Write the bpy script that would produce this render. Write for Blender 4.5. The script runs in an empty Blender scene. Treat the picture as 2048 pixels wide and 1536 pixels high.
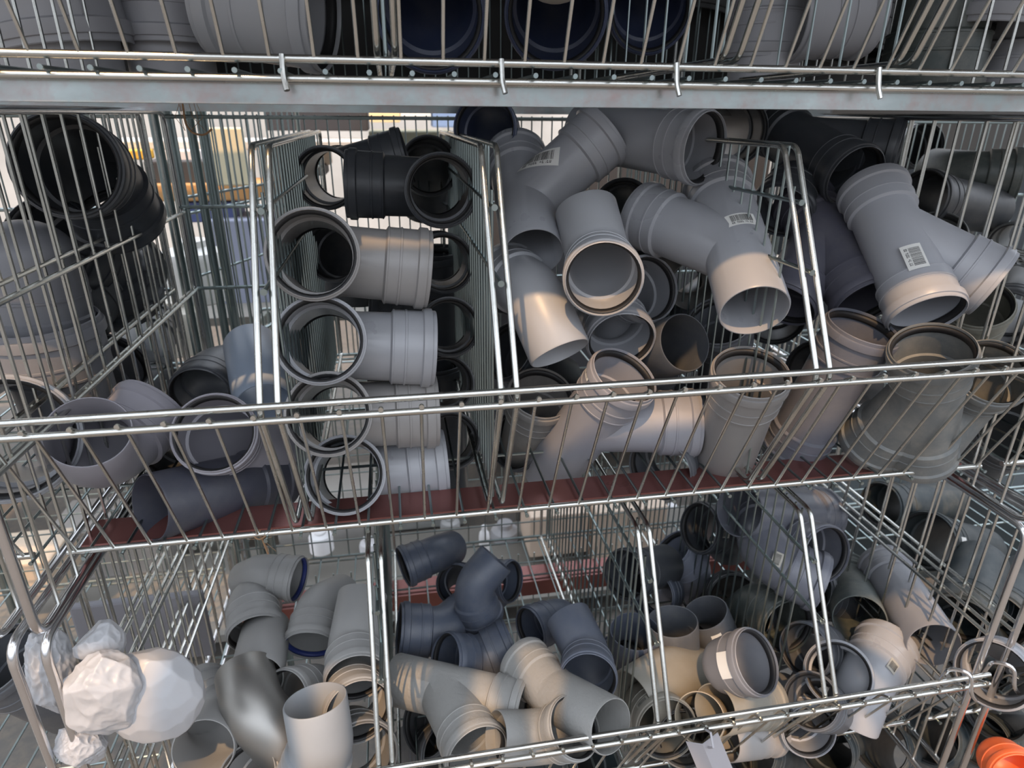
import bpy, bmesh, math, random
from mathutils import Vector, Matrix, Quaternion, noise
sc = bpy.context.scene
COL = sc.collection
R = math.radians
random.seed(7)

# ------------------------------------------------------------------ camera
cam_d = bpy.data.cameras.new('camera'); cam = bpy.data.objects.new('camera', cam_d); COL.objects.link(cam)
CAM_ROWS = [(0.984211, -0.176835, 0.007674), (-0.060861, -0.378805, -0.923473), (0.166209, 0.908425, -0.383586)]      # world axes seen by the camera: right, down, forward
r_, d_, f_ = [Vector(v) for v in CAM_ROWS]
m = Matrix((r_, -d_, -f_)).transposed().to_4x4()
cam.matrix_world = m
cam_d.sensor_fit = 'HORIZONTAL'; cam_d.sensor_width = 36.0; cam_d.lens = 36.0*1300.0/2048.0
cam_d.clip_start = 0.02; cam_d.clip_end = 60
cam_d.dof.use_dof = True; cam_d.dof.focus_distance = 0.98; cam_d.dof.aperture_fstop = 5.2
sc.camera = cam

# ------------------------------------------------------------------ world, sun, exposure
w = bpy.data.worlds.new('sky'); sc.world = w; w.use_nodes = True
nt = w.node_tree; nt.nodes.clear()
def N(t, **k):
    n = nt.nodes.new(t)
    for a, b in k.items(): setattr(n, a, b)
    return n
out = N('ShaderNodeOutputWorld'); bg = N('ShaderNodeBackground'); tc = N('ShaderNodeTexCoord')
sep = N('ShaderNodeSeparateXYZ'); ramp = N('ShaderNodeValToRGB')
nt.links.new(tc.outputs['Generated'], sep.inputs[0]); 
mr = N('ShaderNodeMapRange'); mr.inputs['From Min'].default_value = -1; mr.inputs['From Max'].default_value = 1
nt.links.new(sep.outputs['Z'], mr.inputs['Value']); nt.links.new(mr.outputs[0], ramp.inputs[0])
e = ramp.color_ramp.elements
e[0].position = 0.0; e[0].color = (0.10, 0.095, 0.085, 1)
e[1].position = 1.0; e[1].color = (1.2, 1.3, 1.45, 1)
for p, c in ((0.49, (0.12, 0.12, 0.12, 1)), (0.58, (0.40, 0.42, 0.46, 1)), (0.72, (0.95, 1.01, 1.12, 1)), (0.88, (1.2, 1.28, 1.42, 1))):
    x = e.new(p); x.color = c
nt.links.new(ramp.outputs[0], bg.inputs[0]); bg.inputs[1].default_value = 2.0
nt.links.new(bg.outputs[0], out.inputs[0])
sun_d = bpy.data.lights.new('sun', 'SUN'); sun_d.energy = 2.6; sun_d.angle = R(0.6); sun_d.color = (1.0, 0.61, 0.30)
sun = bpy.data.objects.new('sun', sun_d); COL.objects.link(sun)
SUN_DIR = Vector((-0.42, -1.0, 1.42)).normalized()      # towards the sun
sun.rotation_euler = SUN_DIR.to_track_quat('Z', 'Y').to_euler()
vs = sc.view_settings; vs.view_transform = 'Standard'; vs.look = 'None'; vs.gamma = 1.0; vs.exposure = 0.36; vs.use_curve_mapping = False
sc.cycles.max_bounces = 8; sc.cycles.diffuse_bounces = 4; sc.cycles.glossy_bounces = 4; sc.cycles.transmission_bounces = 4

# ------------------------------------------------------------------ materials
MAT = {}
def mat(name, col, rough=0.45, metal=0.0, bump=0.0, bscale=60, mottle=0.12, mscale=9.0, dust=None, dust_or_sheen_amt=0.0, spec=0.5, trans=0.0, varr=0.1, extra=None):
    if name in MAT: return MAT[name]
    m = bpy.data.materials.new(name); m.use_nodes = True; t = m.node_tree; b = t.nodes['Principled BSDF']
    tc = t.nodes.new('ShaderNodeTexCoord'); no = t.nodes.new('ShaderNodeTexNoise'); no.inputs['Scale'].default_value = mscale; no.inputs['Detail'].default_value = 6
    t.links.new(tc.outputs['Object'], no.inputs['Vector'])
    mx = t.nodes.new('ShaderNodeMix'); mx.data_type = 'RGBA'; mx.inputs[6].default_value = tuple(c*(1-mottle) for c in col)+(1,); mx.inputs[7].default_value = tuple(min(1, c*(1+mottle)) for c in col)+(1,)
    t.links.new(no.outputs['Fac'], mx.inputs[0]); last = mx.outputs[2]
    if dust_or_sheen_amt:
        n2 = t.nodes.new('ShaderNodeTexNoise'); n2.inputs['Scale'].default_value = 22; n2.inputs['Detail'].default_value = 10; n2.inputs['Roughness'].default_value = .7
        t.links.new(tc.outputs['Object'], n2.inputs['Vector'])
        mr = t.nodes.new('ShaderNodeMapRange'); mr.inputs['From Min'].default_value = .42; mr.inputs['From Max'].default_value = .72; mr.inputs['To Max'].default_value = dust_or_sheen_amt
        t.links.new(n2.outputs['Fac'], mr.inputs['Value'])
        m2 = t.nodes.new('ShaderNodeMix'); m2.data_type = 'RGBA'; m2.inputs[7].default_value = tuple(dust)+(1,)
        t.links.new(mr.outputs[0], m2.inputs[0]); t.links.new(last, m2.inputs[6]); last = m2.outputs[2]
    oi = t.nodes.new('ShaderNodeObjectInfo'); hv = t.nodes.new('ShaderNodeHueSaturation'); mv = t.nodes.new('ShaderNodeMapRange')
    mv.inputs['To Min'].default_value = 1-varr; mv.inputs['To Max'].default_value = 1+varr
    t.links.new(oi.outputs['Random'], mv.inputs['Value']); t.links.new(mv.outputs[0], hv.inputs['Value']); t.links.new(last, hv.inputs['Color'])
    t.links.new(hv.outputs[0], b.inputs['Base Color'])
    rr = t.nodes.new('ShaderNodeMapRange'); rr.inputs['To Min'].default_value = max(0, rough-.1); rr.inputs['To Max'].default_value = min(1, rough+.1)
    t.links.new(no.outputs['Fac'], rr.inputs['Value']); t.links.new(rr.outputs[0], b.inputs['Roughness'])
    b.inputs['Metallic'].default_value = metal; b.inputs['Specular IOR Level'].default_value = spec
    if trans: b.inputs['Transmission Weight'].default_value = trans
    if bump:
        nb = t.nodes.new('ShaderNodeTexNoise'); nb.inputs['Scale'].default_value = bscale; nb.inputs['Detail'].default_value = 5
        t.links.new(tc.outputs['Object'], nb.inputs['Vector']); bp = t.nodes.new('ShaderNodeBump'); bp.inputs['Strength'].default_value = bump; bp.inputs['Distance'].default_value = .002
        t.links.new(nb.outputs['Fac'], bp.inputs['Height']); t.links.new(bp.outputs[0], b.inputs['Normal'])
    MAT[name] = m
    return m
DUST = (.33, .31, .27)
PVC = dict(   # name: colour, roughness, dust
 grey=((.33,.34,.365), .30, .08), light=((.35,.36,.38), .34, .08), light2=((.36,.37,.40), .36, .1), taupe=((.27,.262,.258), .34, .12), taupe2=((.15,.145,.14), .5, .3),
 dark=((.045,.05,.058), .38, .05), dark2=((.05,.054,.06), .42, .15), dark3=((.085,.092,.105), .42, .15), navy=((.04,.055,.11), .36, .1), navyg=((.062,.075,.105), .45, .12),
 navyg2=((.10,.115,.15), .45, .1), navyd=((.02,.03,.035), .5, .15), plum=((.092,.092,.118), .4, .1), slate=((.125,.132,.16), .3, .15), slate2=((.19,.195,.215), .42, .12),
 slate3=((.36,.365,.39), .45, .08), dusty=((.16,.17,.17), .55, .55), dusty2=((.13,.14,.14), .55, .6), olive=((.17,.17,.14), .55, .4), olive2=((.06,.072,.068), .4, .25),
 mauve=((.28,.272,.305), .42, .08), blue=((.30,.36,.45), .35, .05), ink=((.055,.058,.078), .42, .08), lilac=((.28,.285,.32), .42, .15), lilac2=((.22,.24,.30), .4, .1),
 pp=((.28,.28,.275), .5, .08), pp2=((.17,.17,.165), .5, .1), ppl=((.27,.285,.30), .5, .05), ppt=((.26,.26,.25), .5, .1), khaki=((.25,.235,.20), .4, .3), cream=((.42,.36,.27), .45, .1),
 orange=((.75,.14,.04), .4, .1), beige=((.42,.38,.32), .5, .1), green=((.05,.065,.062), .4, .3))
def pvc(n):
    c, r, d = PVC[n]
    return mat('plastic_'+n, c, rough=r, dust=DUST, dust_or_sheen_amt=d, bump=.06 if n not in ('ppt',) else .5, bscale=90 if n != 'ppt' else 140, varr=.08)
mat('plastic_steel', (.36,.35,.33), rough=.44, metal=.85, bump=.15, bscale=20)
ZINC = mat('zinc_wire', (.62,.63,.60), rough=.27, metal=1.0, mottle=.18, mscale=14, bump=.2, bscale=45, dust=(.35,.31,.24), dust_or_sheen_amt=.2, varr=.04)
ZINC2 = mat('zinc_wire_back', (.32,.38,.38), rough=.35, metal=1.0, mottle=.2, mscale=10, varr=.04)
CHROME = mat('bright_steel', (.75,.75,.76), rough=.2, metal=1.0, mottle=.12, bump=.1, bscale=60, varr=.03)
SHEET = mat('galvanised_sheet', (.50,.57,.58), rough=.22, metal=.8, mottle=.55, mscale=4, dust=(.50,.22,.20), dust_or_sheen_amt=.45, bump=.25, bscale=12)  # mottle paints streaky reflections; pink patches mix stains and reflection
RED_TINT = mat('red_brown_sheet', (.22,.09,.082), rough=.3, metal=.6, mottle=.3, mscale=5, bump=.2, bscale=30)  # reddish reflection on the middle beam put into the base colour
RUBBER = mat('seal_rubber', (.012,.012,.013), rough=.55, varr=0)
RUBBERB = mat('seal_blue', (.02,.035,.16), rough=.5, varr=0)
PAPER = mat('sticker_paper', (.74,.74,.71), rough=.6, mottle=.05, varr=.03)
PAPERD = mat('sticker_paper_aged', (.40,.38,.33), rough=.6, mottle=.15, varr=.05)
INK = mat('print_ink', (.045,.045,.045), rough=.7, varr=0)
REDINK = mat('print_red', (.45,.05,.06), rough=.7, varr=0)

# ------------------------------------------------------------------ mesh helpers
class MB:
    def __init__(s): s.v = []; s.f = []
    def tube(s, pts, r, n=8, closed=False, cap=True):
        P = [Vector(p) for p in pts]; L = len(P); base = len(s.v); up = None
        for i, p in enumerate(P):
            a = P[(i-1) % L] if closed or i > 0 else p; b = P[(i+1) % L] if closed or i < L-1 else p
            t = (b-a).normalized()
            if up is None:
                up = Vector((0, 0, 1)) if abs(t.z) < .9 else Vector((1, 0, 0))
            u = (up - t*up.dot(t)).normalized(); up = u; v = t.cross(u)
            for k in range(n):
                an = 2*math.pi*k/n; s.v.append(p + (u*math.cos(an)+v*math.sin(an))*r)
        for i in range(L if closed else L-1):
            a = base+i*n; b = base+((i+1) % L)*n
            for k in range(n): s.f.append((a+k, a+(k+1) % n, b+(k+1) % n, b+k))
        if cap and not closed:
            s.f.append(tuple(base+k for k in range(n))[::-1]); s.f.append(tuple(base+(L-1)*n+k for k in range(n)))
    def box(s, lo, hi):
        b = len(s.v); (x0,y0,z0), (x1,y1,z1) = lo, hi
        s.v += [Vector(p) for p in ((x0,y0,z0),(x1,y0,z0),(x1,y1,z0),(x0,y1,z0),(x0,y0,z1),(x1,y0,z1),(x1,y1,z1),(x0,y1,z1))]
        s.f += [tuple(b+i for i in q) for q in ((0,3,2,1),(4,5,6,7),(0,1,5,4),(1,2,6,5),(2,3,7,6),(3,0,4,7))]
    def build(s, name, m, parent=None, smooth=True, org=None, ang=40):
        me = bpy.data.meshes.new(name); o0 = Vector(org) if org else Vector((0,0,0))
        me.from_pydata([v-o0 for v in s.v], [], s.f); me.update()
        if smooth:
            me.polygons.foreach_set('use_smooth', [True]*len(me.polygons)); me.set_sharp_from_angle(angle=R(ang))
        me.materials.append(m); o = bpy.data.objects.new(name, me); COL.objects.link(o)
        if parent: o.parent = parent
        if org: o.location = o0
        return o
def tag(o, label, cat, group=None, kind=None):
    o['label'] = label; o['category'] = cat
    if group: o['group'] = group
    if kind: o['kind'] = kind
    return o
def struct(o): o['kind'] = 'structure'; return o
def empty(name, loc): 
    o = bpy.data.objects.new(name, None); COL.objects.link(o); o.location = loc; o.empty_display_size = .05; return o
def rounded(pts, rad, closed=True, seg=5):
    out = []; P = [Vector(p) for p in pts]; L = len(P)
    for i, p in enumerate(P):
        if not closed and i in (0, L-1): out.append(p); continue
        a = (P[i-1]-p); b = (P[(i+1) % L]-p); t = min(rad, a.length*.45, b.length*.45)
        pa = p+a.normalized()*t; pb = p+b.normalized()*t
        for k in range(seg+1):
            u = k/seg; out.append(pa*(1-u)**2 + p*2*u*(1-u) + pb*u*u)
    return out

# ------------------------------------------------------------------ the rack
YR, ZR = .748, -.336          # front rail of the middle tier
YB, ZB = .871, -.587          # bottom front rod
YK = 1.66                     # back
def basket(name_l, dy, dz, X0, X1, double_bottom=False, grid_back=False, z_top=-.005, nhook=()):
    def P(x, y, z): return (x, y+dy, z+dz)
    root = empty('wire_basket', P((X0+X1)/2, YB, ZB)); tag(root, name_l, 'wire basket')
    o0 = Vector(root.location)
    def B(mb, nm, m=ZINC):
        mb.v = [v-o0 for v in mb.v]; return mb.build(nm, m, root)
    a = MB()
    for q, (yy, zz) in enumerate(((YR+.004, ZR+.0085), (YR-.001, ZR-.0085))):
        a.tube([P(X0, yy, zz), P(X1, yy, zz)], .0046, 12)
    B(a, 'front_rail')
    a = MB(); a.tube([P(X0, YB, ZB), P(X1, YB, ZB)], .0048, 12)
    if double_bottom: a.tube([P(X0, YB+.004, ZB-.021), P(X1, YB+.004, ZB-.021)], .0048, 12)
    B(a, 'bottom_rail')
    a = MB(); n = int(round((X1-X0)/.05)); xs = [X0+.012+(X1-X0-.024)*i/n for i in range(n+1)]
    for i, x in enumerate(xs):                     # bent front wire: knob on the rail, slope, bottom rod
        a.tube(rounded([P(x, YR-.004, ZR-.001), P(x, YR+.014, ZR-.012), P(x, YB-.002, ZB+.002)], .008, False), .0023, 8)
        a.tube([P(x, YR-.0075, ZR-.0005), P(x, YR-.003, ZR-.0005)], .0032, 8)
    B(a, 'front_wires')
    a = MB(); zf = ZB-(.0145 if double_bottom else .006)
    for x in xs:
        a.tube([P(x+.012, YB-.012, zf+.001), P(x+.012, YK, zf+.001)], .0023, 6)
        a.tube([P(x+.012, YB-.0135, zf+.001), P(x+.012, YB-.0115, zf+.001)], .0032, 8)
    for y in (YB+.2, YB+.45, YB+.62, YK-.01): a.tube([P(X0, y, zf-.004), P(X1, y, zf-.004)], .003, 6)
    B(a, 'floor_wires', ZINC2)
    a = MB(); n2 = int((X1-X0)/(.05 if grid_back else .025))
    for i in range(n2+1):
        x = X0+(X1-X0)*i/n2; a.tube([P(x, YK, ZB), P(x, YK, z_top)], .0019 if not grid_back else .0021, 5)
    for z in ([z_top-.006, z_top-.2, ZB+.19, ZB] if not grid_back else [ZB+.055*k for k in range(11)]):
        a.tube([P(X0, YK-.003, z), P(X1, YK-.003, z)], .0042 if not grid_back or z == ZB else .0023, 6)
    B(a, 'back_mesh', ZINC2)
    for hx in nhook:
        a = MB(); a.tube(rounded([P(hx, YB-.006, ZB+.004), P(hx, YB-.012, ZB-.02), P(hx+.003, YB-.017, ZB-.034)], .006, False), .0035, 8); B(a, 'hook')
    return root
def side_frame(x, dy, dz, z1, z0, label, wires=True, rod=.0062):
    o = empty('side_frame', (x, YR+dy, z0+dz)); tag(o, label, 'rack side frame'); o0 = Vector(o.location)
    y0 = YR+dy; y1 = YK+dy
    a = MB(); a.tube(rounded([(x,y0,z1+dz),(x,y0,z0+dz),(x,y1,z0+dz),(x,y1,z1+dz)], .03), rod, 12, closed=True)
    a.v = [v-o0 for v in a.v]; a.build('frame_rod', CHROME, o)
    a = MB()
    for z in (z1-.22, z1-.40):
        for d in (-.009, .009): a.tube([(x+.008 if d > 0 else x-.008, y0, z+dz+d*.3), (x+.008 if d > 0 else x-.008, y1, z+dz+d*.3)], .0035, 8)
    a.v = [v-o0 for v in a.v]; a.build('cross_rods', ZINC, o)
    a = MB(); y = y0+.06
    while y < y1: a.tube([(x, y, z0+dz), (x, y, z1+dz)], .0026, 7); y += .06
    a.v = [v-o0 for v in a.v]; a.build('mesh_wires', ZINC, o)
    return o
def divider(x, dy, dz, label, top=-.040, sp=.03):
    def P(X, y, z): return (X, y+dy, z+dz)
    yf = YR+.003+(top-ZR)*.5966
    o = empty('wire_divider', P(x, YB, ZB)); tag(o, label, 'wire divider', None); o0 = Vector(o.location)
    a = MB()
    for d in (-.0105, .0105):
        X = x+d
        a.tube(rounded([P(X,YR+.006,ZR-.003), P(X,yf,top), P(X,YK-.02,top), P(X,YK-.02,ZB+.008), P(X,YB+.004,ZB+.01)], .016), .0042, 10, closed=True)
    a.v = [v-o0 for v in a.v]; a.build('frame_rods', ZINC, o)
    a = MB(); y = yf+sp
    while y < YK-.04: a.tube([P(x, y, ZB+.01), P(x, y, top)], .0022, 6); y += sp
    y = YB+.03
    while y < yf+.02:
        a.tube([P(x, y, ZB+.01), P(x, y, top-(yf-y)/.5966-.01 if y < yf else top)], .0022, 6); y += .03
    for z in (top-.075, top-.165):
        yy = YR+.003+(z-ZR)*.5966
        a.tube([P(x, yy-.004, z), P(x, YK-.02, z)], .0032, 8); a.tube([P(x, yy-.0065, z), P(x, yy-.003, z)], .0045, 10)
    a.v = [v-o0 for v in a.v]; a.build('divider_wires', ZINC2, o)
    return o
DY3, DZ3 = -.024, -.617
DZ1 = .644
XL, XR = -.488, 1.030
basket('top wire basket of large-bore fittings, above the galvanised beam', 0, DZ1, XL, XR, True, nhook=(-.113, .142, .367, .655))
basket('middle wire basket with three dividers, full of grey tees and wyes', 0, 0, XL, XR)
basket('lower wire basket with light grey elbows and square back mesh', DY3, DZ3, XL, XR, grid_back=True, z_top=-.03)
basket('bottom wire basket, only its sloping front wires seen under the lower one', DY3-.01, DZ3*2-.02, XL, XR, grid_back=True)
basket('middle basket of the next bay at the left picture edge', 0, 0, -2.05, -.532)
basket('lower basket of the next bay behind the plastic bag', DY3, DZ3, -2.05, -.532, grid_back=True)
basket('middle basket of the next bay beyond the right side mesh', 0, 0, 1.076, 2.6)
basket('lower basket of the next bay beyond the two right frame rods', DY3, DZ3, 1.076, 2.6, grid_back=True)
for x, l in ((XL+.005, 'inner side frame left of the middle basket, rounded bottom corner above the bag'), (XL-.045, 'outer side frame left of the middle basket, its corner at the picture edge'),
             (XR-.006, 'side mesh closing the middle basket on the right'), (XR+.05, 'second side mesh right behind the one closing the middle basket')):
    side_frame(x, 0, 0, 0.0, -.631, l)
for x, l in ((XL+.006, 'side frame of the lower basket running beside the white bag'), (XL-.034, 'side frame of the lower basket at the far left, behind the bag'),
             (XR-.004, 'side frame with rounded top corner closing the lower basket on the right'), (XR+.05, 'outer rod frame beyond the rounded-corner frame at lower right')):
    side_frame(x, 0, 0, -.643, -1.27, l)
for x, l in ((XL+.005, 'side frame left of the top basket'), (XR, 'side frame right of the top basket')):
    side_frame(x, 0, DZ1, 0.0, -.61, l)
divider(-.161, 0, 0, 'wire divider between the left bin and the stacked tees')
divider(.135, 0, 0, 'wire divider between the stacked tees and the wye heap')
divider(.583, 0, 0, 'wire divider right of the large sunlit wye')
divider(-.062, DY3, DZ3, 'wire divider seen edge-on in the lower basket', top=-.05)
divider(.400, DY3, DZ3, 'wire divider in the middle of the lower basket beside the upward mouths', top=-.05)
divider(.712, DY3, DZ3, 'wire divider in front of the big curved elbow', top=-.05)
divider(.005, 0, DZ1, 'wire divider left of the navy mouths in the top basket', sp=.09)
divider(.445, 0, DZ1, 'wire divider right of the navy mouths in the top basket', sp=.09)
divider(.700, 0, DZ1, 'wire divider by the dark green-grey pipe in the top basket', sp=.09)
def beam(x0, x1, y0, y1, z0, z1, m, label):
    a = MB(); t = .0025
    a.box((x0,y0,z1-t),(x1,y1,z1)); a.box((x0,y0,z0),(x1,y0+t,z1-t)); a.box((x0,y0+t,z0),(x1,y0+.018,z0+t)); a.box((x0,y1-t,z0),(x1,y1,z1-t))
    o = a.build('shelf_beam', m, smooth=False, org=((x0+x1)/2, y0, z0)); tag(o, label, 'shelf beam'); return o
beam(XL-.6, XR+.5, .887, .956, .009, .036, SHEET, 'galvanised steel beam under the top basket')
beam(XL, XR, .907, .975, -.613, -.602, RED_TINT, 'steel beam under the middle basket, reddish reflection put into its colour')
beam(XL, XR, 1.45, 1.52, -1.27, -1.222, RED_TINT, 'red-brown steel beam under the back of the lower basket')
beam(XL-1.6, XR, 1.50, 1.57, -.0, .03, SHEET, 'galvanised beam under the back of the top basket')
for x, y, l in ((-.515, 1.70, 'rear left rack post seen through the side mesh'), (-.46, 1.78, 'second rear left rack post standing just behind the other'), (1.05, 1.72, 'rear right rack post'), (-1.15, 1.72, 'rack post at the far left')):
    a = MB(); a.tube([(x, y, -1.75), (x, y, .9)], .011, 12); a.tube([(x+.03, y, -1.75), (x+.03, y, .9)], .011, 12)
    tag(a.build('rack_post', ZINC2, org=(x, y, -1.75)), l, 'rack post')
# mesh panels of the rack standing behind, back to back
def rear_panel(x0, x1, y0, y1, z0, z1, label, sp=.03):
    a = MB(); a.tube(rounded([(x0,y0,z0),(x1,y1,z0),(x1,y1,z1),(x0,y0,z1)], .03), .006, 8, closed=True)
    n = int(math.hypot(x1-x0, y1-y0)/sp)
    for i in range(1, n): u = i/n; a.tube([(x0+(x1-x0)*u, y0+(y1-y0)*u, z0), (x0+(x1-x0)*u, y0+(y1-y0)*u, z1)], .0028, 5)
    for z in (z1-.22, z1-.26, z1-.42): a.tube([(x0,y0,z), (x1,y1,z)], .004, 6)
    tag(a.build('mesh_screen', ZINC2, org=(x0,y0,z0)), label, 'mesh screen')
rear_panel(-.52, -.28, 1.78, 2.35, -.62, .02, 'wire panel of the rack behind, seen between the left bin and the rear post')
rear_panel(-.50, .10, 2.4, 2.4, -1.25, -.66, 'far wire panel behind the lower left bin', .05)
rear_panel(-.52, -.45, 1.75, 2.35, -1.25, -.65, 'wire panel of the rack behind, beside the far lower left bin')
# hooks joining the rails at lower right
for hx, l in ((.955, 'bright hook over the lower rail left of the frame rods'), (1.045, 'bright hook over the lower rail between the frame rods')):
    a = MB(); y, z = YR+DY3-.01, ZR+DZ3
    a.tube(rounded([(hx-.012,y+.03,z-.02),(hx-.012,y+.02,z+.035),(hx+.01,y-.004,z+.04),(hx+.014,y-.012,z+.0),(hx+.03,y-.012,z-.018)], .014, False), .0036, 8)
    tag(a.build('rail_hook', CHROME, org=(hx,y,z)), l, 'hook')

# ------------------------------------------------------------------ pipe fittings
RO, RI = .055, .0518
SOCK_O = [(0,.0600),(.001,.0612),(.0065,.0614),(.0070,.0640),(.0085,.0646),(.0200,.0646),(.0222,.0604),(.0455,.0600),(.0460,.0613),(.0475,.0615),(.0490,.0613),(.0495,.0600),(.0655,.0598),(.0660,.0608),(.0685,.0606),(.0715,.0552)]
SOCK_I = [(0,.0596),(.002,.0590),(.0050,.0590),(.0056,.0612),(.0180,.0612),(.0195,.0572),(.0660,.0566),(.0675,.0520)]
SPIG_O = [(0,.0535),(.003,.0550)]
SPIG_I = [(0,.0520),(.001,RI)]
NS = 48
def ends(e, L, inner):
    if e == 's': return SOCK_I if inner else SOCK_O
    if e == 'c': return None
    return SPIG_I if inner else SPIG_O
def straight_profile(La, Lb, eA, eB, inner):
    """list of (s, r) with s running 0..La+Lb from mouth A"""
    L = La+Lb; lim = L*.47; k = RI if inner else RO
    a = [(d, r) for d, r in ends(eA, L, inner) if d < lim]
    if eB == 'c': 
        h = .045; off = .004 if inner else 0
        b = [(L-off-h*(1-math.cos(t)), k*math.sin(t)) for t in [R(90-90*i/8) for i in range(9)]]
        b = [(L-off-h+h*math.sin(R(90*i/8)), max(k*math.cos(R(90*i/8)), .0004)) for i in range(9)]
        return a+b
    b = [(L-d, r) for d, r in ends(eB, L, inner) if d < lim][::-1]
    return a+b
def sweep_mesh(kind, ang, La, Lb, eA, eB):
    t = R(ang); bend = kind == 'E'
    Rb = min(.075, .75*min(La, Lb)/math.tan(t/2)) if bend else 0; tl = Rb*math.tan(t/2) if bend else 0
    arc = Rb*t; L = La+Lb-2*tl+arc if bend else La+Lb
    dB = Vector((math.sin(t), 0, -math.cos(t)))
    def pos(s):
        if not bend: return Vector((0,0,La-s)), Vector((0,0,-1))
        if s <= La-tl: return Vector((0,0,La-s)), Vector((0,0,-1))
        if s <= La-tl+arc:
            q = (s-(La-tl))/Rb; return Vector((Rb-Rb*math.cos(q), 0, tl-Rb*math.sin(q))), Vector((math.sin(q),0,-math.cos(q)))
        return dB*(s-(La-tl)-arc+tl), dB
    def prof(inner):
        lim = L*.47
        a = [(d, r) for d, r in (ends(eA, L, inner)) if d < lim]
        if eB == 'c': b = straight_profile(0, L, eA, 'c', inner)[len(a):]
        else: b = [(L-d, r) for d, r in ends(eB, L, inner) if d < lim][::-1]
        mid = []
        if bend:
            k = RI if inner else RO; s0 = La-tl; n = 10
            mid = [(s0+arc*i/n, k) for i in range(n+1) if a[-1][0]+.002 < s0+arc*i/n < b[0][0]-.002]
        return a+mid+b
    rings = prof(False) + (prof(True)[::-1]); closed_end = eB == 'c'
    V = []; F = []
    for s, r in rings:
        p, tdir = pos(s); x = Vector((0,1,0)); y = tdir.cross(x)
        for k in range(NS): an = 2*math.pi*k/NS; V.append(p+(x*math.cos(an)+y*math.sin(an))*r)
    n = len(rings); half = len(prof(False))
    for i in range(n):
        if closed_end and i == half-1: continue
        j = (i+1) % n
        for k in range(NS): F.append((i*NS+k, j*NS+k, j*NS+(k+1) % NS, i*NS+(k+1) % NS))
    if closed_end:
        F.append(tuple((half-1)*NS+k for k in range(NS))); F.append(tuple(half*NS+k for k in range(NS))[::-1])
    me = bpy.data.meshes.new('fitting'); me.from_pydata(V, [], F); me.update()
    return me
def lathe_solid(profile, d):
    """closed solid of revolution about direction d from the origin; profile (distance, r)"""
    d = Vector(d).normalized(); x = Vector((0,1,0)); y = d.cross(x); V = []; F = []
    for s, r in profile:
        for k in range(NS): an = 2*math.pi*(k+.13)/NS; V.append(d*s+(x*math.cos(an)+y*math.sin(an))*r)
    n = len(profile)
    for i in range(n-1):
        for k in range(NS): F.append((i*NS+k, i*NS+(k+1) % NS, (i+1)*NS+(k+1) % NS, (i+1)*NS+k))
    F.append(tuple(range(NS))[::-1]); F.append(tuple((n-1)*NS+k for k in range(NS)))
    me = bpy.data.meshes.new('solid'); me.from_pydata(V, [], F); me.update()
    bm = bmesh.new(); bm.from_mesh(me); bmesh.ops.recalc_face_normals(bm, faces=bm.faces); bm.to_mesh(me); bm.free()
    o = bpy.data.objects.new('solid', me); COL.objects.link(o); return o
def branch_mesh(ang, La, Lb, Lc, eA, eB, eC):
    t = R(ang); dC = Vector((math.sin(t), 0, math.cos(t)))
    def runp(inner):
        p = [(La-s, r) for s, r in straight_profile(La, Lb, eA, eB, inner)]
        if inner: p = [(p[0][0]+.006, p[0][1])]+p+[(p[-1][0]-.006, p[-1][1])]
        return p[::-1]
    def brp(inner):
        k = (RI if inner else RO)*.991
        e = [(Lc-d, r) for d, r in ends(eC, Lc, inner)][::-1]
        if inner: e = e+[(e[-1][0]+.006, e[-1][1])]
        return [(0.0, k), (Lc*.3, k)]+e
    o = lathe_solid(runp(False), (0,0,1)); u = lathe_solid(brp(False), dC); a = lathe_solid(runp(True), (0,0,1)); b = lathe_solid(brp(True), dC)
    for q, op in ((u, 'UNION'), (a, 'DIFFERENCE'), (b, 'DIFFERENCE')):
        md = o.modifiers.new('b', 'BOOLEAN'); md.operation = op; md.solver = 'EXACT'; md.object = q
    bpy.context.view_layer.update(); dg = bpy.context.evaluated_depsgraph_get()
    me = bpy.data.meshes.new_from_object(o.evaluated_get(dg))
    for q in (o, u, a, b): mm = q.data; bpy.data.objects.remove(q); bpy.data.meshes.remove(mm)
    me.name = 'fitting'; return me
CACHE = {}
def fitting_mesh(spec):
    if spec in CACHE: return CACHE[spec]
    k, ang, La, Lb, Lc, eA, eB, eC = spec
    me = branch_mesh(ang, La, Lb, Lc, eA, eB, eC) if k in 'WT' else sweep_mesh(k, ang, La, Lb, eA, eB)
    me.materials.clear(); me.materials.append(pvc('grey'))
    me.polygons.foreach_set('use_smooth', [True]*len(me.polygons)); me.polygons.foreach_set('material_index', [0]*len(me.polygons)); me.set_sharp_from_angle(angle=R(28))
    CACHE[spec] = me; return me
def seal_mesh():
    V = []; F = []; prof = [(.0058,.0606),(.0060,.0578),(.0080,.0556),(.0110,.0546),(.0140,.0552),(.0168,.0548),(.0178,.0606)]
    for d, r in prof:
        for k in range(40): an = 2*math.pi*k/40; V.append((r*math.cos(an), r*math.sin(an), -d))
    n = len(prof)
    for i in range(n):
        j = (i+1) % n
        for k in range(40): F.append((i*40+k, j*40+k, j*40+(k+1) % 40, i*40+(k+1) % 40))
    me = bpy.data.meshes.new('rubber_seal'); me.from_pydata(V, [], F); me.polygons.foreach_set('use_smooth', [True]*len(me.polygons)); me.materials.append(RUBBER); return me
SEAL = seal_mesh()
FONT = {'0':'757','1':'262','2':'324','3':'717','4':'571','9':'751','8':'727','7':'711','D':'656',' ':'000','.':'001'}
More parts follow.
